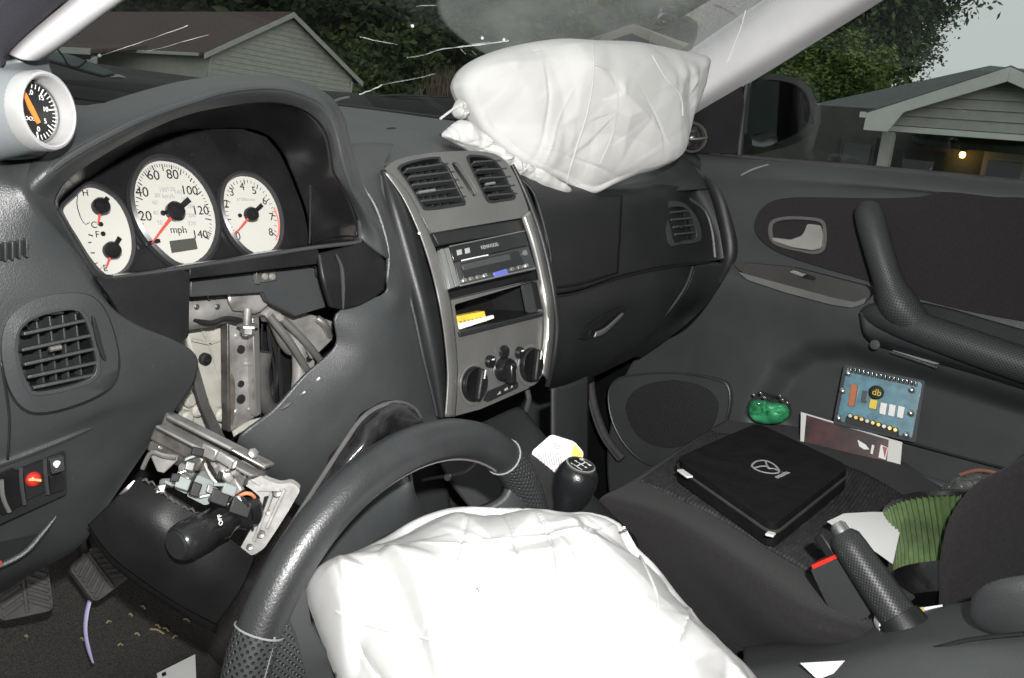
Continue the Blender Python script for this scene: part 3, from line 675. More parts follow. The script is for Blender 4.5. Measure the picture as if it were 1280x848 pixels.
# surround
sur_o = [(2, 430), (14, 395), (50, 372), (100, 367), (125, 380), (140, 410), (148, 450), (140, 480), (110, 500), (60, 515), (30, 510), (10, 480)]
sur_i = [(18, 432), (24, 408), (48, 392), (92, 384), (110, 396), (122, 430), (126, 462), (116, 478), (80, 490), (45, 495), (32, 486), (22, 460)]
sv = [P(a, b, .2125) for a, b in sp2(sur_o, 48)]; si = [P(a, b, .2105) for a, b in sp2(sur_i, 48)]
sv0 = [P(a, b, .222) for a, b in sp2([(x+(x-72)*.05, y+(y-440)*.05) for x, y in sur_o], 48)]
lv = vent('air_vent', sur_i, VENTI, .216,
  [((26, 418), (108, 400)), ((24, 438), (114, 419)), ((27, 456), (117, 436)), ((31, 472), (120, 453)), ((38, 485), (118, 468))],
  [((42, 400), (52, 488)), ((58, 394), (68, 486)), ((74, 391), (83, 484)), ((90, 388), (99, 480))], car)
loft('vent_surround', [sv0, sv, si], PLA, lv)
tube('louvre_tab', [P(62, 437, .204), P(76, 434, .204)], .0022, SATN, lv, 8)
plate('thumb_wheel', PL(sp2([(116, 398), (120, 400), (128, 430), (133, 448), (130, 450), (122, 430)], 20), Y=.207), .004, PLD, lv, bevel=.0006)
# small slot at the far left of the dash
v = part('air_vent', car)
plate('vent_frame', PL(rpoly([(-20, 310), (30, 300), (38, 308), (34, 318), (-20, 332)], 6), Y=.216), .006, PLD, v, bevel=.001)
for i in range(5): box('slat', P(-4+i*9, 316-i*1.6, .211), (.0016, .006, .014), PLA, v, bevel=.0003)
# ---------------------------------------------------------------- switch panel + tray at the lower left
sw = part('switch_panel', car)
plate('recess', PL(rpoly([(-30, 610), (82, 563), (84, 618), (-20, 665)], 6), Y=.232), .01, PLD, sw, bevel=.001)
plate('dimmer_wheel', PL(rpoly([(-14, 602), (22, 586), (30, 630), (2, 646)], 5), Y=.227), .006, PLB, sw, bevel=.002)
tube('dimmer_ridge', PL([(2, 600), (4, 622), (12, 640)], Y=.223), .0018, SATN, sw, 6, 8)
tube('divider', PL([(26, 584), (27, 605), (31, 631)], Y=.224), .0016, PLA, sw, 6, 8)
tube('divider', PL([(56, 573), (57, 592), (60, 618)], Y=.224), .0016, PLA, sw, 6, 8)
plate('blank_button', PL(rpoly([(29, 588), (55, 576), (58, 614), (33, 626)], 3), Y=.228), .004, PLD, sw, bevel=.001)
plate('rear_demist_button', PL(rpoly([(62, 575), (79, 569), (81, 588), (65, 593)], 2), Y=.226), .004, PLA, sw, bevel=.001)
plate('mirror_knob', PL(rpoly([(62, 597), (80, 591), (82, 612), (63, 619)], 5), Y=.227), .006, PLB, sw, bevel=.002)
multi('button_icon', [PL(sp2([(66, 580), (70, 576), (75, 577), (74, 581), (70, 585)], 14), Y=.2252)], WHT, sw)
REDL = mat('red_indicator', (.5, .03, .02), .3, coat=.6)
lathe('red_lens', [(0, .004), (.004, .003), (.0065, 0), (.0065, -.003), (0, -.003)], P(43, 600, .226), YB, REDL, sw, n=18)
tube('lens_glint', PL([(36, 600), (43, 600), (51, 601)], Y=.2205), .0012, mat('orange_glint', (.9, .45, .2), .3), sw, 6)
tr = part('coin_tray', car)
plate('tray_recess', PL(rpoly([(-30, 680), (66, 642), (72, 646), (62, 664), (30, 696), (-30, 720)], 5), Y=.257), .006, PLD, tr, bevel=.001)
tube('tray_lip', PY([(-25, 716, .256), (5, 705, .255), (32, 690, .252), (52, 668, .251), (70, 646, .25)]), [.002, .0026, .0026, .0024, .0008], PLA, tr, 8, 20)
plate('red_sticker', PL(rpoly([(-6, 702), (2, 701), (3, 707), (-6, 710)], 1), Y=.2525), .001, mat('dull_red', (.3, .05, .03), .6), tr, bevel=0)
# ---------------------------------------------------------------- instrument cluster
cl = part('instrument_cluster', car)
t_ = radians(22.9); DN = V((0, -cos(t_), sin(t_))); DU = V((0, sin(t_), cos(t_)))
DC = P(219, 264, .345); dpl = (DC, DN)
ip = [(72, 262), (76, 250), (100, 230), (140, 203), (181, 180), (222, 165), (264, 160), (305, 160), (335, 170), (352, 190), (364, 215), (376, 245), (382, 262), (386, 280), (388, 296), (389, 306)]
inner = [P(a, b, pl=dpl) for a, b in ip]
lip_in = [p+V((0, .004, 0)) for p in lip]
mid2 = [a.lerp(b, .5)+V((0, 0, .004)) for a, b in zip(lip_in, inner)]
surf('shroud', [lip_in, mid2, inner], PLB, cl, 70, 16, thick=.002)
bot = [(389, 306), (330, 315), (265, 326), (200, 337), (140, 346), (118, 338), (95, 303), (72, 262)]
face_o = [P(a, b, pl=dpl)-DN*.004 for a, b in ip+bot[1:-1]]
plate('face_plate', face_o, .004, PLB, cl, bevel=0)
surf('lower_ledge', [PL([(140, 348), (200, 339), (300, 323), (390, 309), (446, 302)], Y=.24), [P(a, b, pl=dpl) for a, b in ((142, 344), (200, 336), (300, 320), (389, 306), (410, 300))]], PLB, cl, 24, 4, thick=.002)
surf('side_wall', [PL([(449, 294), (446, 302), (420, 307)], Y=.238), [P(389, 300, pl=dpl), P(389, 304, pl=dpl), P(389, 307, pl=dpl)]], PLB, cl, 8, 6, thick=.002)
tube('side_seam', [P(388, 232, .31), P(388, 262, .31), P(387, 305, .30)], .0012, PLD, cl, 6, 10)
tube('hood_lip_edge', PL([(140, 349), (200, 340), (300, 324), (390, 310), (446, 303), (450, 296), (449, 275)], Y=.234), .0022, PLA, cl, 8, 40)
tube('left_lip_edge', PL([(140, 349), (118, 341), (95, 306), (70, 264)], Y=.236), .003, PLD, cl, 8, 20)
DIALW = mat('dial_white', (.46, .455, .42), .55, spec=.2, var=.02)
NUM = mat('dial_black_print', (.012, .012, .012), .6); GRYP = mat('dial_grey_print', (.3, .3, .3), .6)
NEED = mat('needle_red', (.55, .07, .05), .4); REDZ = mat('redline_print', (.75, .16, .13), .5)
dfr = frame(DC, X_, DU)
def toloc(px, py, h=0):
    p = P(px, py, pl=(DC+DN*h, DN))-DC; return p.dot(dfr[1]), p.dot(dfr[2])
def dial(name, outline, cx, cy):
    d = part(name, cl)
    pts = [P(a, b, pl=dpl) for a, b in sp2(outline, 48)]
    plate('dial_face', [p+DN*.0008 for p in pts], .003, DIALW, d, bevel=0)
    c = sum(pts, V((0, 0, 0)))/len(pts)
    loft('dial_rim', [[c+(p-c)*1.0+DN*.001 for p in pts], [c+(p-c)*1.05+DN*.006 for p in pts], [c+(p-c)*1.13+DN*.004 for p in pts], [c+(p-c)*1.15-DN*.002 for p in pts]], mat('dial_rim_grey', (.03, .03, .032), .35), d)
    return d
def tickset(c, r0, r1, angs, w):
    out = []
    for a in angs:
        e = (cos(a), sin(a)); n = (-e[1]*w/2, e[0]*w/2)
        out.append([F(dfr, c[0]+e[0]*r+s*n[0], c[1]+e[1]*r+s*n[1], .001) for r, s in ((r0, -1), (r1, -1), (r1, 1), (r0, 1))])
    return out
def pointer(d, hub, tip, tail, r=.0085, k=1.0):
    hb = P(*hub, pl=(DC+DN*.006, DN))
    lathe('needle_hub', [(r*.96, -.004), (r, .001), (r*.8, .0035), (0, .0045)], hb, DN, PLB, d, n=20)
    tp = P(*tip, pl=(DC+DN*.007, DN)); dr = (tp-hb).normalized(); s = dr.cross(DN)
    plate('needle', [hb+s*.0013*k+dr*r*.6, tp+s*.0005, tp-s*.0005, hb-s*.0013*k+dr*r*.6], .0012, NEED, d, bevel=0)
    tl = P(*tail, pl=(DC+DN*.007, DN)); dr = (tl-hb).normalized(); s = dr.cross(DN)
    plate('needle_tail', [hb+s*.002*k+dr*r*.5, tl+s*.0022*k, tl-s*.0022*k, hb-s*.002*k+dr*r*.5], .0014, PLB, d, bevel=0)
# speedometer
sp = dial('speedometer', [(204, 202), (222, 206), (241, 219), (257, 240), (267, 266), (268, 292), (258, 316), (240, 329), (222, 328), (204, 316), (186, 297), (173, 275), (167, 250), (170, 227), (180, 210), (192, 203)], 219, 264)
for s, x, y, z_ in (('20', 181, 271, .0145), ('40', 177, 241, .0145), ('60', 191, 220, .0145), ('80', 215, 219, .0145), ('100', 236, 239, .0135), ('120', 250, 264, .0135), ('140', 249.5, 294, .0125)):
    a, b = toloc(x, y); text('numeral', s, dfr, a, b, z_, NUM, sp, h=.001)
a, b = toloc(222.5, 288); text('unit_print', 'mph', dfr, a, b, .011, NUM, sp, h=.001)
a, b = toloc(210, 246); text('unit_print', 'km/h', dfr, a, b, .007, GRYP, sp, h=.001)
for s, x, y in (('20', 199, 279), ('40', 194, 267), ('60', 193, 254), ('80', 196, 245), ('100', 203, 238), ('120', 213, 237), ('140', 222, 241), ('160', 230, 249), ('180', 238, 259), ('200', 239, 270), ('220', 239, 280)):
    a, b = toloc(x, y); text('small_numeral', s, dfr, a, b, .0062, GRYP, sp, h=.001)
c = toloc(218, 265)
rim_pts = sp2([(206, 206), (221, 209), (238, 222), (253, 243), (262, 268), (262, 292), (266, 297)], 31, False)
tk = []
for i, (x, y) in enumerate(sp2([(171, 283), (169, 262), (170, 236), (177, 217), (190, 207), (206, 206), (221, 209), (238, 222), (253, 243), (262, 264), (264, 290), (260, 300)], 57, False)):
    p = V(toloc(x, y)); d_ = (V(c)-p).normalized(); L = .0075 if i % 8 == 0 else (.005 if i % 4 == 0 else .003); w_ = .0011 if i % 4 == 0 else .0006; n_ = V((-d_.y, d_.x))*w_/2; q = p+d_*L
    tk.append([F(dfr, *(p-n_), .001), F(dfr, *(q-n_), .001), F(dfr, *(q+n_), .001), F(dfr, *(p+n_), .001)])
multi('tick_marks', tk, NUM, sp, .0002)
plate('odometer', [P(a, b, pl=dpl)+DN*.0018 for a, b in ((211, 302), (243, 298), (246, 312), (214, 317))], .0012, mat('lcd_grey', (.06, .062, .055), .3), sp, bevel=0)
lathe('stud', [(0, .003), (.0028, .002), (.0028, 0)], P(203, 267, pl=dpl), DN, PLB, sp, n=12)
pointer(sp, (220, 264), (190, 304), (237, 249), r=.0105, k=1.3)
o = tube('needle_stop', [P(183, 305, pl=(DC+DN*.004, DN)), P(199, 301, pl=(DC+DN*.004, DN))], .0022, PLB, sp, 8)
# tachometer
ta = dial('tachometer', [(304, 221), (318, 224), (333, 236), (344, 255), (349, 276), (348, 298), (340, 312), (326, 318), (311, 314), (297, 302), (286, 285), (279, 265), (278, 246), (283, 231), (293, 223)], 314, 268)
for s, x, y in (('0', 297, 296), ('1', 285, 279), ('2', 282, 256), ('3', 289, 241), ('4', 302, 234), ('5', 317, 239), ('6', 330, 252), ('7', 339, 272), ('8', 338, 291)):
    a, b = toloc(x, y); text('numeral', s, dfr, a, b, .0125, NUM, ta, h=.001)
a, b = toloc(307, 250); text('unit_print', 'x1000r/min', dfr, a, b, .0052, GRYP, ta, h=.001)
c = toloc(314, 268); tk = []
for i, (x, y) in enumerate(sp2([(292, 293), (284, 280), (281, 262), (283, 240), (290, 229), (304, 225), (318, 229), (331, 241), (340, 258), (345, 275), (345, 296)], 33, False)):
    p = V(toloc(x, y)); d_ = (V(c)-p).normalized(); L = .006 if i % 4 == 0 else .0035; w_ = .001 if i % 4 == 0 else .0006; n_ = V((-d_.y, d_.x))*w_/2; q = p+d_*L
    tk.append([F(dfr, *(p-n_), .001), F(dfr, *(q-n_), .001), F(dfr, *(q+n_), .001), F(dfr, *(p+n_), .001)])
multi('tick_marks', tk, NUM, ta, .0002)
rl = sp2([(341, 260), (346, 275), (347, 290), (343, 301)], 12, False); ro = [(x+1.8, y) for x, y in rl]
multi('redline', [[P(*rl[i], pl=dpl)+DN*.001, P(*ro[i], pl=dpl)+DN*.001, P(*ro[i+1], pl=dpl)+DN*.001, P(*rl[i+1], pl=dpl)+DN*.001] for i in range(11)], REDZ, ta, .0002)
lathe('stud', [(0, .003), (.0024, .002), (.0024, 0)], P(299, 270, pl=dpl), DN, PLB, ta, n=12)
pointer(ta, (315, 268), (294, 293), (328, 256), r=.0085)
# temperature and fuel dial
tf = dial('fuel_and_temperature_gauge', [(78, 264), (92, 249), (107, 236), (124, 238), (143, 250), (156, 270), (163, 295), (163, 318), (155, 335), (142, 343), (127, 341), (110, 322), (95, 298), (84, 280)], 125, 290)
for s, x, y, z_ in (('H', 106, 242, .009), ('C', 117, 282, .009), ('F', 121, 294, .009), ('E', 131, 336, .009)):
    a, b = toloc(x, y); text('numeral', s, dfr, a, b, z_, NUM, tf, h=.001)
arc = sp2([(96, 243), (95, 256), (98, 268), (102, 277), (107, 282)], 14, False)
multi('gauge_arc', [[P(*arc[i], pl=dpl)+DN*.001, P(arc[i][0]+1, arc[i][1], pl=dpl)+DN*.001, P(arc[i+1][0]+1, arc[i+1][1], pl=dpl)+DN*.001, P(*arc[i+1], pl=dpl)+DN*.001] for i in range(13)] +
      [[P(x, y, pl=dpl)+DN*.001, P(x+dx, y+dy, pl=dpl)+DN*.001, P(x+dx-.6, y+dy+1.4, pl=dpl)+DN*.001, P(x-.6, y+1.4, pl=dpl)+DN*.001] for x, y, dx, dy in ((110, 293, 6, 2), (110, 303, 4, 0), (113, 316, 5, 0), (118, 330, 4, -2), (124, 337, 3, -3), (108, 280, 4, -2))], NUM, tf, .0002)
for x, y in ((125, 281), (128, 293)): lathe('stud', [(0, .003), (.0024, .002), (.0024, 0)], P(x, y, pl=dpl), DN, PLB, tf, n=10)
pointer(tf, (127, 258), (123, 280), (135, 247), r=.0088)
pointer(tf, (141, 313), (133, 335), (150, 297), r=.0088)
# ---------------------------------------------------------------- black trims under the cluster
tb = part('column_trim', car)
plate('trim_flap', PL(rpoly([(118, 346), (140, 350), (237, 338), (236, 424), (205, 431), (180, 431), (163, 422), (155, 402), (138, 372)], 8), Y=.224), .006, TRM, tb, bevel=.002)
surf('trim_cheek', [PL([(396, 318), (420, 312), (446, 306), (462, 300)], Y=.233), PL([(402, 350), (425, 345), (455, 338), (480, 330)], Y=.222), PL([(412, 384), (430, 386), (456, 378), (478, 362)], Y=.222)], TRM, tb, 16, 16, thick=.006)
tube('cheek_edge', PL([(420, 318), (427, 335), (429, 360), (429, 386)], Y=.217), [.001, .0022, .0022, .001], PLA, tb, 8, 14)
plate('trim_bar', PL([(237, 336), (398, 312), (402, 330), (237, 349)], Y=.232), .008, TRM, tb, bevel=.001)
tube('bracket_corner', PL([(392, 332), (396, 334), (396, 342), (402, 350)], Y=.25), .002, BLK, tb, 6, 8)
# ---------------------------------------------------------------- things inside the hole
ho = part('exposed_frame', car)
plate('backing', [V((-.62, .44, .35)), V((.12, .44, .35)), V((.12, .44, .73)), V((-.62, .44, .73))], .01, BLK, ho, bevel=0)
plate('grey_bracket', PL([(238, 350), (396, 331), (405, 352), (408, 384), (368, 396), (336, 378), (330, 366), (238, 372)], Y=.262), .01, PLA, ho, bevel=.0015)
plate('clip_plate', PL([(320, 340), (345, 337), (347, 351), (322, 354)], Y=.258), .004, STEELD, ho, bevel=.001)
plate('clip', PL([(320, 341), (323, 340), (325, 355), (322, 356)], Y=.255), .006, SILB, ho, bevel=.0008)
for x in (331, 340): lathe('rivet', [(.004, 0), (.003, .002), (0, .0025)], P(x, 346, .257), YB, STEEL, ho, n=10)
# cross beam tube
tube('cross_beam', PL([(215, 392), (250, 388), (285, 383), (320, 378), (334, 372)], Y=.315), [.019, .019, .018, .017, .012], STEEL, ho, 18, 14)
surf('beam_sleeve', [PL([(284, 366), (305, 357), (330, 362), (336, 366)], Y=.288), PL([(286, 378), (308, 376), (324, 386), (334, 380)], Y=.285), PL([(290, 388), (310, 390), (318, 392), (328, 386)], Y=.292)], STEEL, ho, 14, 12, thick=.002)
plate('weld_tab', PL([(252, 365), (282, 362), (286, 367), (256, 369)], Y=.29), .003, SATN, ho, bevel=.001)
lathe('bolt_shank', [(.004, 0), (.004, .03)], P(309.5, 385, .285), V((0, 0, -1)), STEEL, ho, n=12)
lathe('bolt_head', [(.009, 0), (.011, .001), (.0115, .003), (.0075, .0035), (.0075, .010), (.005, .012), (0, .012)], P(310, 405, .285), V((0, 0, -1)), STEEL, ho, n=6)
# vertical bracket
vb = plate('vertical_bracket', PL([(286, 395), (316, 390), (324, 520), (288, 540)], Y=.318), .004, STEEL, ho, bevel=.0012)
plate('bracket_flange', PL([(315, 388), (324, 386), (327, 518), (320, 522)], Y=.306), .012, SATN, ho, bevel=.0012)
plate('bracket_edge', PL([(284, 397), (287, 396), (289, 540), (285, 540)], Y=.31), .012, STEELD, ho, bevel=.0008)
for (x, y, r) in ((301, 437, .005), (301, 480, .004), (301, 499, .0055)): lathe('bolt_hole', [(r, -.002), (r, .0012), (0, .0012)], P(x, y, .3175), YB, DRK, ho, n=14)
# cream housing behind
CREAM = mat('cream_housing', (.36, .35, .31), .6, var=.15, vscale=30, bump=.5, bscale=60)
chs = [P(a, b, .345) for a, b in ((232, 415), (288, 402), (288, 540), (266, 540), (258, 505), (244, 460))]
ch = plate('heater_housing', chs, .05, CREAM, ho, bevel=.004)
for a, b in (((262, 430), (286, 420)), ((262, 430), (250, 406)), ((262, 430), (284, 500)), ((262, 430), (240, 425)), ((275, 520), (286, 470))): tube('housing_rib', [P(*a, .342), P(*b, .342)], .002, CREAM, ho, 6)
lathe('screw_boss', [(.007, -.003), (.007, .003), (.004, .004), (.003, .001), (0, .001)], P(256, 449, .343), YB, BLK, ho, n=14)
plate('housing_foot', PL(rpoly([(228, 510), (244, 480), (262, 500), (275, 530), (262, 546), (232, 520)], 6), Y=.335), .02, CREAM, ho, bevel=.003)
for x, y in ((236, 500), (246, 512), (232, 522), (275, 518)): lathe('foot_stud', [(.008, -.004), (.008, .004), (.005, .007), (0, .007)], P(x, y, .33), YB, CREAM, ho, n=14)
plate('dark_lever', PL([(236, 452), (246, 450), (262, 505), (282, 548), (270, 552), (250, 505)], Y=.29), .006, RUB, ho, bevel=.001)
# diagonal braces on the right of the hole
plate('diagonal_brace', PL([(322, 382), (338, 378), (398, 396), (416, 402), (416, 425), (390, 450), (380, 430), (362, 406), (322, 392)], Y=.30), .005, STEEL, ho, bevel=.0015)
tube('brace_tube', PL([(330, 396), (340, 400), (352, 425), (362, 438), (372, 436)], Y=.312), .006, SATN, ho, 10, 20)
tube('brace_tube', PL([(345, 396), (360, 402), (372, 430), (374, 470), (370, 500)], Y=.308), .0085, STEEL, ho, 12, 24)
for a, b in (((352, 398), (414, 470)), ((336, 394), (392, 478)), ((396, 398), (412, 420))): tube('bright_strut', [P(*a, .296), P((a[0]+b[0])/2+2, (a[1]+b[1])/2-3, .292), P(*b, .30)], .0045, SATN, ho, 10, 10)
plate('brace_web', PL([(372, 402), (400, 420), (392, 462), (372, 482)], Y=.315), .004, STEEL, ho, bevel=.001)
lathe('brace_hole', [(.004, -.002), (.004, .001), (0, .001)], P(386, 449, .3145), YB, DRK, ho, n=12)
lathe('blower_duct', [(.052, -.03), (.055, -.01), (.055, 0), (.046, .006), (.03, .004), (0, 0)], P(345, 468, .355), V((-.2, -1, .1)), PLB, ho, n=30)
tube('duct_hose', PL([(330, 440), (326, 470), (332, 505), (352, 520)], Y=.33), .010, RUB, ho, 10, 18)
surf('cream_cap', [PL([(290, 540), (312, 526), (340, 520), (352, 512)], Y=.30), PL([(292, 546), (315, 534), (340, 532), (356, 518)], Y=.295)], CREAM, ho, 10, 4, thick=.004)
# ---------------------------------------------------------------- dropped steering column
cl2 = part('steering_column', car)
pan = [(113, 655), (174, 596), (208, 617), (241, 637), (278, 668), (313, 698), (296, 740), (272, 777), (226, 754), (170, 717), (135, 688)]
yv = {0: .2, 1: .2}
def colP(x, y, off=0): return P(x, y, .21-(x-113)/200*.10+off)
surf('lower_shroud', [[colP(113, 655, .012), colP(135, 634), colP(155, 615), colP(176, 597, .012)], [colP(138, 690), colP(165, 668, -.014), colP(190, 648, -.018), colP(212, 618, -.004)], [colP(172, 718), colP(200, 700, -.016), colP(225, 680, -.02), colP(246, 640, -.004)], [colP(226, 754), colP(248, 735, -.012), colP(265, 715, -.014), colP(282, 670, -.004)], [colP(272, 778, .012), colP(288, 755), colP(303, 730), colP(316, 698, .012)]], TRM, cl2, 24, 30, thick=.006)
surf('shroud_underside', [[colP(113, 655, .012), colP(138, 690), colP(172, 718), colP(226, 754), colP(272, 778, .012)], [colP(118, 672, .04), colP(140, 702, .04), colP(174, 730, .04), colP(226, 764, .04), colP(270, 790, .04)]], BLK, cl2, 20, 4, thick=.004)
for i in range(9):   # torn bright edge of the shroud
    x = 178+i*8+random.uniform(-2, 2); y = 600+i*5.6+random.uniform(-2, 3)
    tube('torn_edge', [colP(x, y, -.012), colP(x+4, y-2, -.018), colP(x+8, y+4, -.012)], [.0006, random.uniform(.0008, .0022), .0006], SATN, cl2, 5, 5)
tube('torn_edge', [colP(150, 618, -.006), colP(158, 612, -.01), colP(168, 601, -.006)], [.0008, .002, .0008], SATN, cl2, 5, 6)
# column jacket rails: pressed channels running down to the wheel
for k, (a, b, w_, h_, mm) in enumerate((((207, 524), (334, 590), .016, .012, STEELD), ((196, 540), (312, 600), .014, .016, STEELD), ((190, 556), (285, 606), .010, .012, STEELD), ((214, 520), (338, 583), .004, .018, STEEL), ((202, 532), (322, 594), .003, .020, STEEL))):
    p, q = colP(*a, .05-.005*k), colP(*b, .018-.005*k); box('column_rail', (p+q)/2, ((p-q).length, h_, w_), mm, cl2, ax=(q-p, (q-p).cross(UP), (q-p).cross((q-p).cross(UP))), bevel=.002)
plate('tilt_bracket', [colP(x, y, .012) for x, y in ((186, 566), (222, 570), (222, 576), (205, 592), (196, 590), (190, 576))], .004, STEEL, cl2, bevel=.001)
tube('bracket_rim', [colP(178, 586, .006), colP(189, 566, .004), colP(205, 570, .004), (colP(220, 572, .004))], .002, SATN, cl2, 6, 12)
SW = mat('switch_housing_pale', (.22, .245, .24), .5, var=.08, vscale=30)
plate('switch_box', [colP(x, y, -.008) for x, y in rpoly([(247, 594), (270, 604), (262, 630), (256, 632), (233, 620)], 3)], .03, SW, cl2, bevel=.002)
plate('switch_box', [colP(x, y, -.004) for x, y in rpoly([(222, 589), (240, 597), (233, 618), (218, 611)], 2)], .03, SW, cl2, bevel=.002)
lathe('lock_cylinder', [(.013, 0), (.016, .008), (.016, .03), (.012, .034), (0, .034)], colP(258, 606, .012), V((.3, -.6, .5)), STEEL, cl2, n=20)
for x, y, r in ((248, 573, .006), (264, 582, .005), (290, 590, .005), (238, 584, .005), (212, 604, .004)):
    lathe('cast_boss', [(r, -.01), (r, .004), (r*.7, .007), (0, .008)], colP(x, y, .004), V((random.uniform(-.4, .3), -1, random.uniform(0, .7))), STEELD if r > .0055 else STEEL, cl2, n=14)
plate('cast_arm', [colP(x, y, 0) for x, y in rpoly([(244, 570), (262, 572), (286, 592), (282, 598), (262, 590), (250, 588)], 3)], .012, STEELD, cl2, bevel=.003)
plate('steel_strip', [colP(x, y, -.004) for x, y in ((287, 563), (291, 562), (332, 584), (331, 588))], .005, SATN, cl2, bevel=.001)
lathe('bolt', [(.0045, 0), (.0045, .004), (.0025, .005), (0, .005)], colP(315, 568, -.004), V((-.2, -.8, .6)), SATN, cl2, n=6)
PLT = mat('pale_clock_spring', (.34, .335, .32), .55, var=.25, vscale=45, bump=.4, bscale=90, dust=.3)
plt_px = [(288, 592), (292, 582), (304, 578), (318, 588), (332, 600), (350, 606), (364, 603), (376, 612), (360, 640), (346, 662), (330, 686), (316, 695), (298, 690), (310, 668), (322, 650), (318, 646), (326, 622), (312, 610), (298, 604)]
plate('clock_spring_plate', [colP(x, y, .012) for x, y in rpoly(plt_px, 5)], .008, PLT, cl2, bevel=.002)
tube('copper_wire', [colP(296, 622, -.008), colP(306, 617, -.014), colP(314, 618, -.012), colP(318, 622, -.008)], .0016, mat('copper_red', (.7, .25, .12), .35), cl2, 6, 10)
for i in range(5): tube('thin_wire', [colP(282+i*3, 630-i*2, -.004), colP(290+i*4, 620+i, -.014), colP(306+i*2, 628+i*5, -.008), colP(312+i, 650+i*3, .002)], .0012, (PLD, STEEL, WHT, PLD, PLD)[i], cl2, 6, 12)
# stalk switch
st = part('wiper_stalk', car)
a, b = colP(224, 680, -.05), colP(296, 644, -.005); dr = (a-b).normalized()
lathe('stalk', [(.010, 0), (.012, .012), (.0155, .02), (.0155, (a-b).length*.55), (.0165, (a-b).length*.57), (.0165, (a-b).length-.006), (.015, (a-b).length), (.0135, (a-b).length+.002), (0, (a-b).length+.001)], b, dr, PLB, st, n=32)
lathe('stalk_end_cap', [(.0125, .0), (.012, .003), (0, .0035)], a+dr*.001, dr, PLD, st, n=28)
sfr = frame(colP(268, 652, -.053), (b-a), V((0, .2, 1)).cross(b-a).cross(b-a)*-1)
text('stalk_print', 'OFF', sfr, .004, 0, .0055, WHT, st, h=.0025, rot=pi/2)
lathe('stalk_boot', [(.014, -.004), (.016, 0), (.013, .007), (.015, .011), (.012, .016), (.0105, .02)], b-dr*.014, dr, PLB, st, n=24)
# ---------------------------------------------------------------- steering wheel
swl = part('steering_wheel', car)
WC = V((-.371, -.031, .382)); WR = .174
def wp(th, r=WR, y=0): return WC + V((sin(th)*r, y, cos(th)*r))
PERF = mat('perforated_leather', (.03, .032, .033), .42, spec=.5)
def perf(m, sc, s=.9, uv=True, axes=(1, 2)):
    t = m.node_tree; L = t.links; b = t.nodes['Principled BSDF']; tc = t.nodes.new('ShaderNodeTexCoord')
    sx = t.nodes.new('ShaderNodeSeparateXYZ'); L.new(tc.outputs['UV' if uv else 'Object'], sx.inputs[0]); ms_ = []
    for ax_n in ((0, 1) if uv else axes):
        m1 = t.nodes.new('ShaderNodeMath'); m1.operation = 'MULTIPLY'; m1.inputs[1].default_value = 2*pi/sc; L.new(sx.outputs[ax_n], m1.inputs[0])
        m2 = t.nodes.new('ShaderNodeMath'); m2.operation = 'SINE'; L.new(m1.outputs[0], m2.inputs[0]); ms_.append(m2)
    vo = t.nodes.new('ShaderNodeMath'); vo.operation = 'MULTIPLY'; L.new(ms_[0].outputs[0], vo.inputs[0]); L.new(ms_[1].outputs[0], vo.inputs[1])
    r = t.nodes.new('ShaderNodeMapRange'); r.inputs['From Min'].default_value = .75; r.inputs['From Max'].default_value = .25; L.new(vo.outputs[0], r.inputs['Value'])
    cm = t.nodes.new('ShaderNodeMapRange'); cm.inputs['From Min'].default_value = 0; cm.inputs['From Max'].default_value = 1; cm.inputs['To Min'].default_value = .25; cm.inputs['To Max'].default_value = 1; L.new(r.outputs[0], cm.inputs['Value'])
    vm = t.nodes.new('ShaderNodeVectorMath'); vm.operation = 'SCALE'; vm.inputs[0].default_value = b.inputs['Base Color'].default_value[:3]; L.new(cm.outputs[0], vm.inputs['Scale']); L.new(vm.outputs[0], b.inputs['Base Color'])
    bp = t.nodes.new('ShaderNodeBump'); bp.inputs['Strength'].default_value = s; bp.inputs['Distance'].default_value = .0012; L.new(r.outputs[0], bp.inputs['Height']); L.new(bp.outputs[0], b.inputs['Normal'])
    return m
perf(PERF, .0062)
def rimseg(name, a0, a1, rad, m, n=40, fl=1.2):
    return tube(name, [wp(radians(a0+(a1-a0)*i/n)) for i in range(n+1)], rad, m, swl, 20, flat=1.0, ref=V((0, 1, 0)))
rimseg('rim_grip_top', -69, 36, .0172, LEA)
rimseg('rim_grip', 36, 88, .0177, PERF, 20); rimseg('rim_grip', -122, -69, .0177, PERF, 20)
rimseg('rim_grip_lower', 88, 238, .0172, LEA)
STI = mat('stitching', (.2, .2, .2), .7)
for a in (-69, 36):
    c = wp(radians(a)); tg = V((cos(radians(a)), 0, -sin(radians(a)))); rd = V((sin(radians(a)), 0, cos(radians(a))))
    tube('stitched_seam', [c+(rd*cos(q*pi/12)+V((0, 1, 0))*sin(q*pi/12))*.0178 for q in range(24)], .0008, STI, swl, 6, closed=True)
tube('rim_inner_seam', [wp(radians(-66+i*3.3), WR-.0165, -.006) for i in range(31)], .0011, SATN, swl, 6)
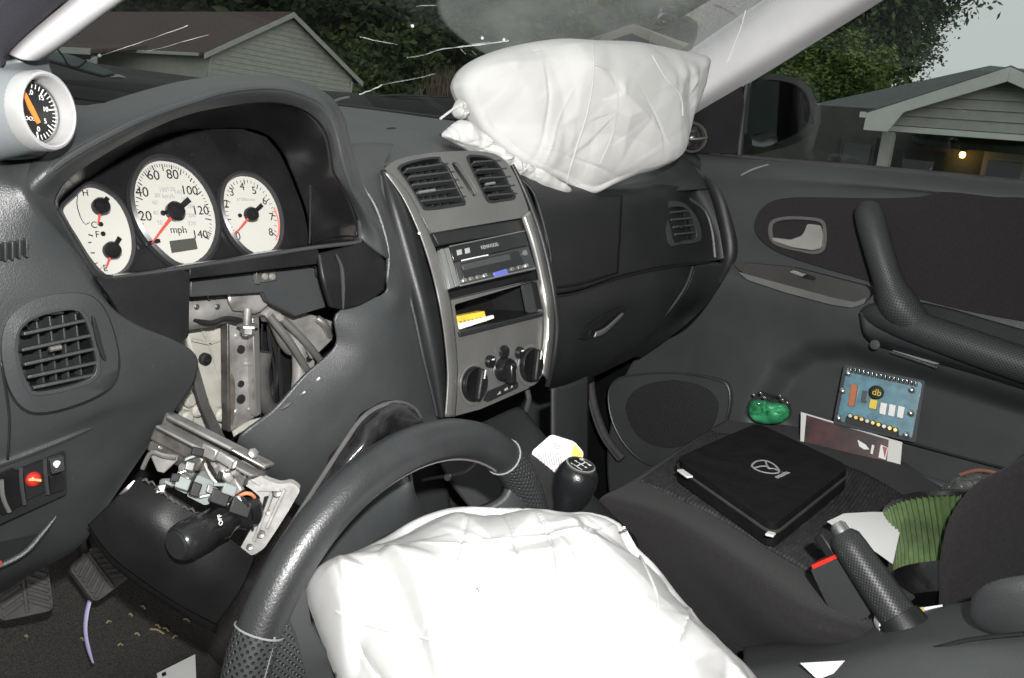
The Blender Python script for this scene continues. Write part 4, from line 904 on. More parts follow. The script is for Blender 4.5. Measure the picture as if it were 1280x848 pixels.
# spokes + hub
def spoke(a, w0, w1, m):
    d = V((sin(radians(a)), 0, cos(radians(a)))); s = V((cos(radians(a)), 0, -sin(radians(a))))
    rows = [[WC+d*r+s*(w*k)+V((0, y-abs(k)**2*.012*(-1), 0)) for k in (-1, -.5, 0, .5, 1)] for r, w, y in ((.165, w0*1.35, -.004), (.145, w0, -.008), (.11, w1*.9, .006), (.07, w1, .012))]
    return surf('spoke', rows, m, swl, 14, 20, thick=.014)
spoke(-92, .034, .04, PERF); spoke(62, .034, .04, PERF); spoke(-145, .02, .03, PLA); spoke(125, .02, .03, PLA)
lathe('hub', [(.085, .03), (.092, .02), (.092, -.005), (.08, -.02), (.05, -.028), (0, -.03)], WC, V((0, 1, 0)), PLA, swl, n=40)
sp_t = [P(x, y, -.04) for x, y in ((352, 762), (372, 720), (384, 730), (392, 780), (420, 830), (436, 880), (400, 900), (378, 850), (366, 800))]
plate('spoke_trim', sp_t, .012, PLA, swl, bevel=.004)
plate('spoke_leather', [P(x, y, -.046) for x, y in rpoly([(352, 764), (360, 778), (374, 812), (384, 850), (390, 900), (318, 900), (330, 850), (340, 805)], 5)], .014, perf(mat('spoke_perforated', (.03, .032, .033), .38, spec=.5), .0062, .9, uv=False, axes=(0, 2)), swl, bevel=.004)
tube('spoke_stitch', [P(x, y, -.0475) for x, y in ((343, 796), (339, 812), (329, 850), (318, 900))], .0012, STI, swl, 6, 12)
# column collar seen through the wheel
surf('column_collar', [PL([(360, 730), (420, 650), (480, 600), (505, 585)], Y=.04), PL([(400, 780), (470, 690), (505, 640), (512, 600)], Y=.03), PL([(480, 830), (520, 740), (540, 680), (514, 620)], Y=.04)], PLA, swl, 20, 16, thick=.006)
tube('collar_edge', PL([(511, 585), (514, 600), (512, 625)], Y=.032), .0016, SATN, swl, 6, 8)
# crumpled black plastic behind the rim
FILM = mat('black_film', (.012, .012, .013), .25, bump=1, bscale=60, var=.5, vscale=60, spec=.6)
film = [PL([(345, 690), (375, 640), (420, 570), (455, 520), (490, 503), (515, 508), (526, 524)], Y=.035), PL([(362, 700), (395, 650), (438, 580), (470, 536), (495, 520), (515, 522), (528, 532)], Y=.012), PL([(378, 712), (412, 668), (456, 596), (480, 560), (500, 545), (520, 540), (530, 545)], Y=.03)]
def crum(v): return v+V((noise.noise(v*60)*.003, noise.noise(v*45+V((3, 1, 2)))*.007, noise.noise(v*55+V((9, 4, 1)))*.003))
surf('column_dust_cover', film, FILM, swl, 60, 20, thick=.0015, disp=crum)
tube('cover_hem', [p for p in PL([(345, 690), (375, 640), (420, 570), (455, 521), (490, 504), (515, 509), (526, 524)], Y=.03)], .0022, RUB, swl, 8, 30)

# ribs, slots and screws that break up the pale plate
for a, b in (((300, 590), (326, 606)), ((322, 612), (350, 612)), ((340, 616), (318, 676)), ((356, 612), (334, 660))): tube('plate_rib', [colP(*a, .0105), colP(*b, .0105)], .0018, PLT, cl2, 6)
for x, y, r in ((305, 588, .004), (346, 616, .0045), (326, 668, .004), (334, 640, .003), (312, 684, .003)): lathe('plate_screw', [(r, 0), (r*.8, .002), (0, .0015)], colP(x, y, .011), V((-.45, -.8, .3)), STEELD, cl2, n=12)
plate('plate_slot', [colP(x, y, .0105) for x, y in ((330, 622), (342, 620), (336, 636), (326, 640))], .002, BLK, cl2, bevel=0)
for k, (x, y, dx, dy) in enumerate(((268, 566, 26, 16), (252, 560, 20, 10), (236, 570, 16, 12), (290, 600, 10, 16), (224, 596, 12, 8))):
    p, q = colP(x, y, -.004), colP(x+dx, y+dy, -.008); box('cast_web', (p+q)/2, ((p-q).length, .006, .009+.002*(k % 3)), (STEEL, SATN, STEELD)[k % 3], cl2, ax=(q-p, (q-p).cross(UP), (q-p).cross((q-p).cross(UP))), bevel=.0015)
for k in range(16):
    x, y = 200+(k*37 % 120), 560+(k*23 % 62); o_ = -.01-(k % 4)*.003
    if x+y*1.2 > 1050 or y < 548+(x-200)*.35: continue
    box('metal_shard', colP(x, y, o_), (.004+.003*(k % 3), .004, .003+.004*(k % 2)), (SATN, STEEL, SW, BLK)[k % 4], cl2, ax=((.8, -.3, -.5+.2*(k % 5)), (-.3, -.8, .3), (.4, .2, .9)), bevel=.0008)
# loom and fixings in the gutted column area
LM = [mat('loom_black', (.012, .012, .012), .5), mat('wire_white', (.45, .45, .42), .5), mat('wire_green', (.05, .2, .08), .5), mat('wire_red', (.4, .04, .03), .5), mat('wire_yellow', (.5, .4, .06), .5), mat('wire_blue', (.05, .09, .3), .5)]
rr_ = random.Random(3)
for k in range(9):
    x0, y0 = rr_.uniform(240, 285), rr_.uniform(560, 590); x1, y1 = rr_.uniform(268, 318), rr_.uniform(612, 655)
    tube('loom_wire', [colP(x0, y0, .012), colP((x0+x1)/2+rr_.uniform(-14, 14), (y0+y1)/2+rr_.uniform(-10, 10), -.006+rr_.uniform(-.008, .01)), colP(x1, y1, .006)], .0013, LM[rr_.choice((0, 0, 0, 0, 1))], cl2, 6, 14)
for x, y, w_, h_, m_ in ((228, 604, .012, .010, 1), (274, 622, .016, .012, 0), (286, 612, .012, .009, 1), (300, 634, .018, .014, 0), (244, 612, .008, .012, 0)):
    box('connector', colP(x, y, -.012), (w_, .010, h_), LM[m_] if m_ != 1 else SW, cl2, ax=((.8, -.4, -.4), (-.4, -.8, .3), (.4, .1, .9)), bevel=.001)
for k in range(7):
    x0 = rr_.uniform(328, 352); tube('loom_wire', PL([(x0, 395), (x0+rr_.uniform(-8, 8), 430), (x0+rr_.uniform(-4, 14), 470), (x0+rr_.uniform(-10, 6), 515)], Y=.335+rr_.uniform(-.01, .01)), rr_.choice((.0013, .0018, .003)), LM[0], ho, 6, 18)
tube('loom_bundle', PL([(240, 398), (262, 404), (280, 398), (300, 402)], Y=.30), .004, LM[0], ho, 8, 16)
for x, y in ((262, 372), (272, 384), (246, 384), (300, 368)): lathe('spot_weld', [(.0032, 0), (.002, .0012), (0, .0014)], P(x, y, .296 if y > 375 else .292), YB, STEELD, ho, n=10)
for x, y, r in ((296, 420, .003), (308, 455, .003), (296, 515, .004), (312, 512, .003), (305, 415, .0025)): lathe('bracket_rivet', [(r, 0), (r*.7, .0012), (0, .0014)], P(x, y, .3175), YB, STEEL, ho, n=10)
plate('rust_patch', PL(sp2([(288, 470), (294, 480), (293, 520), (289, 530)], 14), Y=.3172), .0004, mat('rust', (.09, .075, .06), .8, var=.4, vscale=60), ho, bevel=0)
# ---------------------------------------------------------------- centre stack
cs = part('centre_stack', car)
RC = V((0, .226, .66)); tA = radians(29); NA = V((0, -cos(tA), sin(tA))); plA = (RC, NA)
LB_ = P(600, 372, pl=plA); tB = radians(9); NB = V((0, -cos(tB), sin(tB))); plB = (LB_, NB)
def SA(pts, h=0): return [P(a, b, pl=(RC+NA*h, NA)) for a, b in pts]
def SB(pts, h=0): return [P(a, b, pl=(LB_+NB*h, NB)) for a, b in pts]
vl = [(497, 210), (505, 204), (528, 198), (549, 196), (553, 202), (562, 210), (573, 232), (583, 254), (573, 258), (536, 263), (526, 257), (511, 232), (500, 216)]
vr = [(584, 195), (600, 194), (615, 198), (624, 206), (630, 215), (638, 232), (645, 248), (628, 252), (611, 253), (600, 234), (589, 211)]
sl_ = [(565, 206), (569, 203), (574, 205), (586, 222), (597, 240), (595, 245), (590, 244), (578, 226)]
up_o = sp2([(479, 214), (490, 203), (510, 196), (540, 191), (570, 189), (600, 189), (622, 194), (636, 206), (648, 228), (658, 254), (662, 268)], 40, False) + [(655, 272), (600, 281), (541, 291)] + sp2([(536, 287), (522, 262), (506, 240), (490, 224)], 12, False)
plate('upper_bezel', SA(up_o), .012, SIL, cs, holes=[SA(sp2(vl, 30)), SA(sp2(vr, 28)), SA(sp2(sl_, 16))], bevel=.0015)
plate('slot_cover', SA(sp2(sl_, 16), -.006), .004, PLB, cs, bevel=0)
def svent(out, hs_, vs2):
    v = part('air_vent', car); o3 = SA(sp2(out, 36), .001); c = sum(o3, V((0, 0, 0)))/36
    plate('vent_frame', [c+(p-c)*1.0 for p in o3], .008, PLD, v, holes=[[c+(p-c)*.9 for p in o3]], bevel=.001)
    loft('vent_well', [[c+(p-c)*.9-NA*.004 for p in o3], [c+(p-c)*.88-NA*.03 for p in o3]], BLK, v); plate('vent_back', [c+(p-c)*.89-NA*.028 for p in o3], .002, BLK, v, bevel=0)
    for a, b in vs2:
        p, q = SA([a, b], -.017); box('vertical_slat', (p+q)/2, (.0014, .010, (p-q).length), PLD, v, ax=((p-q).cross(NA), NA, p-q), bevel=.0003)
    for a, b in hs_:
        p, q = SA([a, b], -.004); box('slat', (p+q)/2, ((p-q).length, .010, .0026), PLA, v, ax=(q-p, NA+V((0, 0, .35)), (q-p).cross(NA+V((0, 0, .35)))), bevel=.0008)
    return v
v = svent(vl, [((506, 214), (558, 207)), ((509, 224), (566, 217)), ((513, 234), (571, 227)), ((518, 244), (576, 237)), ((524, 254), (580, 248))], [((512, 204), (530, 260)), ((521, 202), (539, 260)), ((530, 200), (548, 259)), ((539, 199), (557, 258))])
tube('louvre_tab', SA([(524, 241), (543, 238)], .002), .002, SATN, v, 8)
v = svent(vr, [((590, 205), (624, 203)), ((594, 215), (631, 213)), ((598, 226), (636, 223)), ((603, 237), (641, 234)), ((608, 247), (644, 244))], [((600, 196), (622, 250)), ((610, 197), (632, 249))])
tube('louvre_tab', SA([(607, 231), (618, 229)], .002), .002, SATN, v, 8)
# dark lid over the radio, strips, side trim
plate('radio_lid', SA([(541, 292), (656, 273), (660, 288), (549, 307)], -.003), .01, PLD, cs, bevel=.001)
plate('radio_bay', SA([(546, 300), (664, 280), (682, 350), (566, 374)], -.02), .004, BLK, cs, bevel=0)
surf('left_strip', [SA([(480, 216)], 0)+SA([(502, 246), (522, 288), (536, 328), (547, 372)], .002)+SB([(555, 420), (559, 470), (556, 521)], .002),
                    SA([(484, 216)], .002)+SA([(507, 246), (528, 288), (542, 328), (553, 372)], .003)+SB([(561, 420), (565, 470), (562, 521)], .003),
                    SA([(490, 220)], 0)+SA([(512, 246), (534, 290), (549, 328), (561, 372)], .0)+SB([(568, 420), (571, 470), (568, 521)], .0)], SIL, cs, 50, 8, thick=.003)
surf('right_strip', [SA([(652, 272), (662, 302), (671, 338)], .0)+SB([(677, 372), (680, 400), (679, 430), (673, 466)], .0),
                     SA([(657, 268), (668, 300), (677, 336)], .006)+SB([(684, 372), (686, 400), (685, 432), (680, 470)], .006),
                     SA([(662, 264), (674, 298), (683, 334)], -.006)+SB([(690, 370), (692, 400), (690, 436), (684, 476)], -.006)], SATN, cs, 40, 8, thick=.003)
surf('side_trim', [PY([(478, 214, .286), (476, 222, .284), (483, 262, .268), (500, 325, .245), (517, 390, .225), (530, 450, .212), (542, 500, .205), (547, 522, .203)]),
                   PY([(480, 213, .282), (484, 224, .276), (496, 262, .255), (515, 325, .232), (530, 385, .212), (543, 445, .2), (550, 500, .194), (553, 522, .192)]),
                   PY([(482, 214, .288), (492, 228, .28), (510, 262, .262), (532, 325, .238), (546, 378, .218), (554, 440, .206), (557, 500, .198), (558, 522, .196)])], PLD, cs, 50, 10, thick=.004)
tube('side_trim_edge', PY([(476, 220, .279), (483, 262, .262), (500, 325, .239), (517, 390, .219), (530, 450, .206), (542, 500, .199), (546, 520, .197)]), .0016, PLA, cs, 6, 30)
tube('right_edge_roll', PY([(640, 206, .318), (656, 240, .30), (672, 282, .282), (684, 326, .264), (692, 370, .248), (696, 410, .24), (692, 448, .24), (684, 482, .25)]), [.003, .005, .0055, .0055, .0055, .0055, .0055, .005], PLD, cs, 10, 40)
lathe('paint_chip', [(.0016, 0), (.0012, .001), (0, .001)], P(686, 350, .236), V((-.5, -1, .2)), WHT, cs, n=8)
lathe('paint_chip', [(.0018, 0), (.0012, .001), (0, .001)], P(524, 292, .232), V((-.5, -1, .2)), WHT, cs, n=8)
# storage pocket below the radio
pk = [(568, 381), (672, 350), (680, 390), (574, 415)]
plate('lower_bezel', SB([(563, 376), (676, 350), (684, 372), (686, 400), (685, 430), (680, 468), (660, 486), (600, 512), (562, 522), (566, 480), (568, 440)], -.001), .01, SIL, cs, holes=[SB(rpoly(pk, 3, 3))], bevel=.0015)
p3 = SB(pk)
loft('pocket_wall', [[p-NB*.002 for p in p3], [p-NB*.09 for p in p3]], PLD, cs, smooth=False); plate('pocket_back', [p-NB*.088 for p in p3], .002, PLB, cs, bevel=0)
plate('pocket_lip', SB([(574, 415), (680, 390), (679, 396), (576, 422)], .003), .006, PLD, cs, bevel=.0015)
plate('pocket_side', SB(rpoly([(653, 356), (668, 352), (678, 388), (660, 392)], 3), -.012), .004, PLA, cs, bevel=.001)
# heater controls
hv = part('heater_controls', car)
def knob(cx, cy, rx, ry, lean):
    c, d_, e = SB([(cx, cy), (cx+rx, cy-rx*.2), (cx, cy-ry)]); r = ((d_-c).length+(e-c).length)/2
    lathe('knob_recess', [(r*1.2, .0005), (r*1.2, .002), (r*1.05, .0025), (0, .001)], c+V((.003, 0, -.001)), NB, SATN, hv, n=32)
    lathe('knob', [(r, .001), (r, .006), (r*.92, .009), (r*.86, .008), (0, .0075)], c, NB, PLB, hv, n=32)
    u = (V((sin(lean), 0, cos(lean))) - NB*V((sin(lean), 0, cos(lean))).dot(NB)).normalized(); s = u.cross(NB)
    box('knob_grip', c+NB*.013, (r*.38, .010, r*1.8), TRM, hv, ax=(s, NB, u), bevel=.003)
    box('knob_mark', c+NB*.0185+u*r*.6, (.0012, .001, r*.5), WHT, hv, ax=(s, NB, u), bevel=0)
knob(590, 480, 14, 23, .25); knob(661, 456, 13, 22, .2)
c = SB([(627, 462)])[0]
lathe('knob', [(.016, .0005), (.016, .010), (.0145, .014), (.013, .0125), (0, .012)], c, NB, PLB, hv, n=32)
lathe('knob_recess', [(.0178, .0003), (.0178, .0013), (0, .001)], c, NB, SATN, hv, n=32)
box('knob_grip', c+NB*.016-V((0, 0, .004)), (.011, .012, .026), PLB, hv, ax=((1, 0, 0), NB, (0, sin(tB), cos(tB))), bevel=.003)
lathe('fan_window', [(.009, .002), (.009, .005), (.006, .007), (0, .007)], SB([(628, 440)])[0], NB, PLB, hv, n=20)
for x, y in ((611, 452), (648, 441)):
    c = SB([(x, y)])[0]; lathe('round_button', [(.0082, .0005), (.0082, .005), (.0065, .0065), (0, .006)], c, NB, PLB, hv, n=20)
    box('button_mark', c+NB*.0068+V((0, 0, .003)), (.005, .0006, .0018), WHT, hv, bevel=0)
sb_ = SB(rpoly([(604, 500), (606, 492), (643, 476), (648, 478), (648, 485), (610, 503)], 3), .002)
plate('mode_slider', sb_, .006, PLD, hv, bevel=.001)
multi('slider_icons', [SB([(621, 494), (626, 492), (625, 489)], .0025), SB([(631, 489), (635, 487), (634, 484), (630, 487)], .0025), SB([(638, 486), (641, 484), (640, 481)], .0025)], mat('grey_print', (.35, .35, .35), .5), hv, .0003)
# radio
ra = part('radio', car)
def SR(pts, h=.006): return SA(pts, h)
plate('chassis_front', SR([(551, 311), (655, 290), (670, 337), (564, 361)], .004), .02, PLD, ra, bevel=.0015)
plate('side_rail', SR(rpoly([(550, 312), (554.5, 311), (568, 359.5), (563, 361)], 1), .008), .008, SILB, ra, bevel=.001)
plate('side_rail', SR(rpoly([(556, 310.5), (561, 309.5), (574.5, 357), (569.5, 359)], 1), .0075), .008, SATN, ra, bevel=.001)
plate('upper_face', SR([(562.5, 309.5), (656, 290), (661, 306), (567.5, 327)], .0075), .006, PLB, ra, bevel=.0008)
plate('lower_face', SR([(568, 329), (661, 308), (669.5, 335), (575.5, 357)], .006), .006, PLA, ra, bevel=.0008)
tube('face_bottom_edge', SR([(575.5, 357.5), (620, 347), (669.5, 335.5)], .009), .0011, SATN, ra, 6)
tube('face_top_edge', SR([(562, 308.5), (610, 298.5), (656, 289)], .009), .0008, SATN, ra, 6)
plate('display', SR([(576, 329), (648, 313), (656, 331), (580, 349)], .007), .003, PLB, ra, bevel=.0005)
plate('disc_slot', SR([(577, 331), (637, 317), (639, 325), (580, 338)], .0078), .002, mat('slot_grey', (.05, .05, .052), .35), ra, bevel=.0005)
tube('slot_light', SR([(577, 326), (595, 322), (610, 319)], .0085), .0009, WHT, ra, 6)
plate('blue_display', SR([(617, 341), (633, 336), (636, 342), (620, 347)], .0078), .002, mat('display_blue', (.1, .12, .45), .3, emit=(.25, .3, .9), estr=.08), ra, bevel=.0004)
for i in range(10):
    x = 580+i*8.6; y = 351-i*2.05
    if 610 < x < 637: continue
    box('radio_button', SR([(x, y)], .0078)[0], (.0075, .004, .005), SIL if i % 3 else SILB, ra, ax=((1, 0, .11), NA, NA.cross(V((1, 0, .11)))), bevel=.0008)
rfr = frame(SR([(612, 308)], .0078)[0], SA([(560, 320)])[0]*-1+SA([(650, 301)])[0], V((0, sin(tA), cos(tA))))
text('brand_print', 'KENWOOD', rfr, 0, 0, .007, mat('grey_print', (.35, .35, .35), .5), ra, h=.0004)
for x, y in ((574, 315.5), (584, 313.5)): plate('badge', SR([(x-3, y-2.5), (x+3, y-4), (x+4, y+2.5), (x-2, y+4)], .008), .001, mat('grey_print', (.35, .35, .35), .5), ra, bevel=.0003)
lathe('eject_button', [(.004, 0), (.004, .003), (0, .004)], SR([(655, 317)], .007)[0], NA, SATN, ra, n=14)
# right hand vent
rv = part('air_vent', car)
rpl = P(850, 280, .262); RN = V((-.35, -.93, .1)).normalized()
def RV(pts, h=0): return [P(a, b, pl=(rpl+RN*h, RN)) for a, b in pts]
ro_ = [(823, 256), (836, 252), (852, 253), (864, 262), (874, 278), (877, 296), (872, 303), (850, 306), (837, 307), (833, 290), (828, 270)]
ri_ = [(832, 263), (842, 259), (856, 260), (864, 270), (869, 284), (870, 298), (855, 301), (843, 303), (838, 284)]
plate('vent_frame', RV(sp2(ro_, 36), .013), .014, PLA, rv, holes=[RV(sp2(ri_, 30), .013)], bevel=.002)
i3 = RV(sp2(ri_, 30), .011); loft('vent_well', [i3, [p-RN*.03 for p in i3]], BLK, rv); plate('vent_back', [p-RN*.028 for p in i3], .002, BLK, rv, bevel=0)
for a, b in (((833, 267), (861, 264)), ((836, 276), (867, 273)), ((839, 285), (869, 282)), ((841, 294), (870, 291))):
    p, q = RV([a, b], .006); box('slat', (p+q)/2, ((p-q).length, .012, .004), PLA, rv, ax=(q-p, RN+V((0, 0, .3)), (q-p).cross(RN+V((0, 0, .3)))), bevel=.001)
for a, b in (((843, 262), (847, 302)), ((853, 261), (858, 301))):
    p, q = RV([a, b], -.004); box('vertical_slat', (p+q)/2, (.002, .010, (p-q).length), PLD, rv, ax=((p-q).cross(RN), RN, p-q), bevel=.0004)
box('louvre_tab', RV([(853, 284)], .012)[0], (.018, .006, .005), PLD, rv, bevel=.001)
# ---------------------------------------------------------------- floor, tunnel, kick panels
fl_ = part('floor_pan', car)
def crp(v): return v+V((0, 0, noise.noise(v*14)*.006))
CPT = surf('carpet', [[V((x, y, z)) for x in (-.75, -.4, -.13, .13, .4, .75)] for y, z in ((-1.0, 0), (-.4, 0), (.2, 0), (.5, .0), (.64, .06), (.78, .24), (.84, .5))], CARP, fl_, 50, 50, thick=.004, disp=crp)
surf('tunnel', [[V((x, y, z*k)) for x, z in ((-.16, 0), (-.13, .75), (-.06, 1), (.06, 1), (.13, .75), (.16, 0))] for y, k in ((-1, .26), (-.3, .24), (.1, .27), (.5, .36), (.8, .4))], CARP, fl_, 24, 24, thick=.004)
plate('firewall', [V((-.75, .72, .25)), V((.75, .72, .25)), V((.75, .72, .80)), V((-.75, .72, .80))], .01, BLK, fl_, bevel=0)
plate('kick_panel', [V((.645, .44, .0)), V((.645, .72, .0)), V((.645, .72, .6)), V((.645, .47, .6)), V((.645, .465, .34))], .01, PLG, fl_, n=V((-1, 0, 0)), bevel=.002)
surf('console_skirt', [[P(690, 486, X=.12), P(712, 480, X=.2), P(735, 470, X=.3)], [P(690, 520, X=.12), P(712, 520, X=.2), P(735, 520, X=.3)], [P(690, 590, X=.12), P(712, 590, X=.2), P(735, 590, X=.3)]], PLG, fl_, 10, 12, thick=.004)
tube('sill_cover_edge', PL([(659, 488), (661, 500), (657, 514)], X=.09), .004, PLG, fl_, 8, 8)
# ---------------------------------------------------------------- console with shifter and hand brake
con = part('centre_console', car)
surf('front_console', [[P(540, 560, X=-.10), P(560, 600, X=-.1), P(600, 650, X=-.1), P(660, 720, X=-.1)], [P(570, 535, X=-.06), P(600, 575, X=-.06), P(650, 640, X=-.06), P(720, 700, X=-.06)], [P(600, 530, X=0), P(640, 570, X=0), P(690, 630, X=0), P(760, 690, X=0)], [P(650, 510, X=.08), P(690, 560, X=.08), P(730, 610, X=.08), P(790, 670, X=.08)], [P(655, 540, X=.10), P(700, 590, X=.10), P(740, 640, X=.10), P(800, 700, X=.10)]], PLD, con, 24, 24, thick=.004)
tube('console_seam', PL([(496, 615), (530, 600), (580, 590), (610, 560)], X=-.105), .002, SATN, con, 6, 14)
lathe('console_screw', [(.005, 0), (.004, .003), (0, .003)], P(560, 597, X=-.11), V((-1, -.3, .2)), SATN, con, n=12)
surf('rear_console', [[P(900, 930, X=-.12), P(1040, 930, X=-.12), P(1180, 910, X=-.12), P(1330, 880, X=-.12)],
   [P(930, 852, X=-.08), P(1040, 842, X=-.08), P(1160, 822, X=-.08), P(1330, 812, X=-.08)],
   [P(930, 828, X=-.03), P(1040, 814, X=-.03), P(1140, 793, X=-.03), P(1320, 775, X=-.03)],
   [P(930, 812, X=.05), P(1040, 798, X=.05), P(1140, 770, X=.05), P(1300, 735, X=.05)],
   [P(930, 850, X=.08), P(1040, 838, X=.08), P(1140, 812, X=.08), P(1300, 760, X=.08)]], mat('console_plastic', (.055, .058, .06), .5, bump=.3, bscale=800, var=.1, vscale=9), con, 40, 30, thick=.004)
tube('console_groove', [P(1000, 832, X=-.06), P(1080, 822, X=-.06), P(1160, 812, X=-.07), P(1210, 800, X=-.07), P(1280, 792, X=-.07)], .002, BLK, con, 6, 24)
al = pillow('armrest_lid', [P(a, b, X=-.06) for a, b in ((1213, 768), (1218, 742), (1240, 727), (1280, 719), (1340, 712), (1380, 740), (1370, 800), (1320, 828), (1265, 802), (1228, 786))], V((-.6, -.5, .75)), PLA, con, bulge=.02, back=.02, ncrease=0, amp=.0006, facets=())
# shifter
sh = part('gear_lever', car)
kb = P(718, 606, X=0); ax_ = V((-.05, -.22, 1)).normalized()
lathe('knob', [(.012, -.085), (.013, -.055), (.017, -.035), (.0245, -.014), (.0268, .004), (.0255, .018), (.0205, .026), (.0185, .0275), (0, .028)], kb, ax_, mat('knob_leather', (.012, .013, .014), .25, bump=.3, bscale=500, spec=.6), sh, n=40)
kt = kb+ax_*.0285; kfr = frame(kt, (1, 0, .05), ax_.cross(V((1, 0, .05))))
lathe('badge_ring', [(.0185, -.001), (.0185, .001), (.0165, .0014), (.0165, -.001)], kt, ax_, SILB, sh, n=36, cap=False)
lathe('badge', [(.0165, -.001), (.0165, .0005), (0, .0006)], kt, ax_, PLB, sh, n=36)
if kfr[3].dot(ax_) < 0: kfr = frame(kt, (1, 0, .05), -kfr[2])
for s, a, b in (('1', -.010, .0065), ('3', 0, .0075), ('5', .010, .0065), ('2', -.010, -.0065), ('4', 0, -.0075), ('R', .010, -.0065)): text('gear_mark', s, kfr, a, b, .0062, WHT, sh, h=.001)
multi('gate_lines', [[F(kfr, a0, b0, .001), F(kfr, a1, b0, .001), F(kfr, a1, b1, .001), F(kfr, a0, b1, .001)] for a0, a1, b0, b1 in ((-.0105, .0105, -.0006, .0006), (-.0105, -.0095, -.0035, .0035), (-.0005, .0005, -.0042, .0042), (.0095, .0105, -.0035, .0035))], WHT, sh, .0003)
lathe('boot', [(.05, -.19), (.044, -.16), (.03, -.13), (.02, -.10), (.014, -.085)], kb, ax_, LEA, sh, n=28)
# hand brake
hb = part('hand_brake', car)
B0 = P(1147, 806, X=.0); B1 = P(1052, 668, X=.02); dr = (B1-B0).normalized(); HL = (B1-B0).length
lathe('grip', [(.0195, HL*.22), (.0185, HL*.3), (.0178, HL*.6), (.017, HL*.85), (.0162, HL*.95), (.012, HL*1.0), (0, HL*1.005)], B0, dr, perf(mat('brake_grip', (.032, .034, .035), .4), .0042, .6), hb, n=32)
lathe('collar', [(.026, -.02), (.0245, HL*.1), (.0215, HL*.245), (.0185, HL*.25)], B0, dr, PLD, hb, n=28)
lathe('release_button', [(.0085, -.004), (.0085, .006), (.006, .0095), (0, .0105)], B0+dr*HL+UP*.003, dr, SILB, hb, n=20)
box('ratchet_lever', B0+dr*HL*.9+FW*.028-UP*.008-RT*.012, (.012, .012, .028), PLD, hb, ax=(dr.cross(V((0, 0, 1))), dr.cross(dr.cross(V((0, 0, 1)))), dr), bevel=.002)
# seat belt buckle
bk = part('seat_belt_buckle', car)
plate('buckle_body', PL(rpoly([(1012, 710), (1054, 692), (1092, 758), (1086, 772), (1052, 782), (1042, 774)], 7), X=.02), .025, PLA, bk, bevel=.005, seg=3)
plate('release_button', PL(rpoly([(1014, 707), (1052, 690), (1055, 694), (1016, 712)], 1), X=.018), .02, mat('buckle_red', (.65, .03, .02), .4), bk, bevel=.001)
plate('belt_stalk', PL([(1062, 775), (1084, 770), (1098, 800), (1074, 806)], X=.03), .006, BLK, bk, bevel=.001)
# ---------------------------------------------------------------- passenger seat
se = part('passenger_seat', car)
surf('cushion', [PL([(700, 720), (760, 770), (840, 830), (930, 880), (1040, 900)], X=.12),
   PL([(742, 650), (800, 684), (880, 752), (950, 815), (1040, 835)], X=.125),
   [P(752, 626, Z=.355), P(830, 650, Z=.362), P(920, 714, Z=.362), P(1000, 776, Z=.36), P(1075, 800, Z=.36)],
   [P(790, 604, Z=.345), P(875, 640, Z=.350), P(965, 692, Z=.352), P(1050, 740, Z=.35), P(1120, 765, Z=.35)],
   [P(850, 564, Z=.338), P(950, 598, Z=.346), P(1040, 640, Z=.348), P(1120, 680, Z=.348), P(1180, 710, Z=.348)],
   [P(905, 530, Z=.348), P(990, 548, Z=.36), P(1070, 575, Z=.362), P(1140, 615, Z=.362), P(1200, 650, Z=.362)],
   [P(925, 522, Z=.335), P(1010, 530, Z=.35), P(1090, 557, Z=.352), P(1165, 606, Z=.352), P(1230, 640, Z=.352)],
   [P(925, 530, Z=.24), P(1010, 545, Z=.25), P(1090, 570, Z=.25), P(1165, 620, Z=.25), P(1230, 650, Z=.25)]], SEATF, se, 50, 60, thick=.01)
surf('cushion_front', [[P(700, 720, X=.12), P(742, 650, X=.125), P(752, 626, Z=.355), P(790, 604, Z=.345), P(850, 564, Z=.338), P(905, 530, Z=.348), P(925, 522, Z=.335)], [P(690, 760, X=.12), P(720, 690, X=.13), P(745, 660, Z=.28), P(785, 630, Z=.27), P(845, 590, Z=.26), P(900, 555, Z=.27), P(925, 550, Z=.25)]], SEATF, se, 30, 8, thick=.006)
RIB = mat('ribbed_fabric', (.055, .053, .055), .95, bump=.6, bscale=1500, var=.3, vscale=90, spec=.1)
ribs = [[P(803, 603, Z=.352), P(885, 640, Z=.358), P(970, 690, Z=.360), P(1050, 735, Z=.358)], [P(852, 567, Z=.345), P(950, 598, Z=.352), P(1040, 640, Z=.354), P(1115, 678, Z=.354)], [P(890, 540, Z=.351), P(985, 560, Z=.362), P(1075, 590, Z=.366), P(1150, 634, Z=.366)]]
NJ = 301; Rr = [spl(r, NJ) for r in ribs]; cols = [spl([r[j] for r in Rr], 30) for j in range(NJ)]
vs_ = [cols[j][i]+V((0, 0, .0032*(.5+.5*cos(j*pi/2.5)))) for i in range(30) for j in range(NJ)]
ob('ribbed_insert', vs_, [(i*NJ+j, i*NJ+j+1, (i+1)*NJ+j+1, (i+1)*NJ+j) for i in range(29) for j in range(NJ-1)], RIB, se, solid=.004)
pillow('backrest', [P(a, b, D=1.02+max(0, (a-1180))*.0004) for a, b in ((1182, 780), (1176, 735), (1179, 690), (1192, 645), (1222, 607), (1262, 585), (1300, 560), (1400, 480), (1500, 560), (1480, 720), (1330, 800), (1230, 800))], V((-.78, .2, .35)), SEATF, se, bulge=.05, back=.08, ncrease=6, amp=.003, seed=4, power=.5, facets=((20, .002, 1),), soft=10)
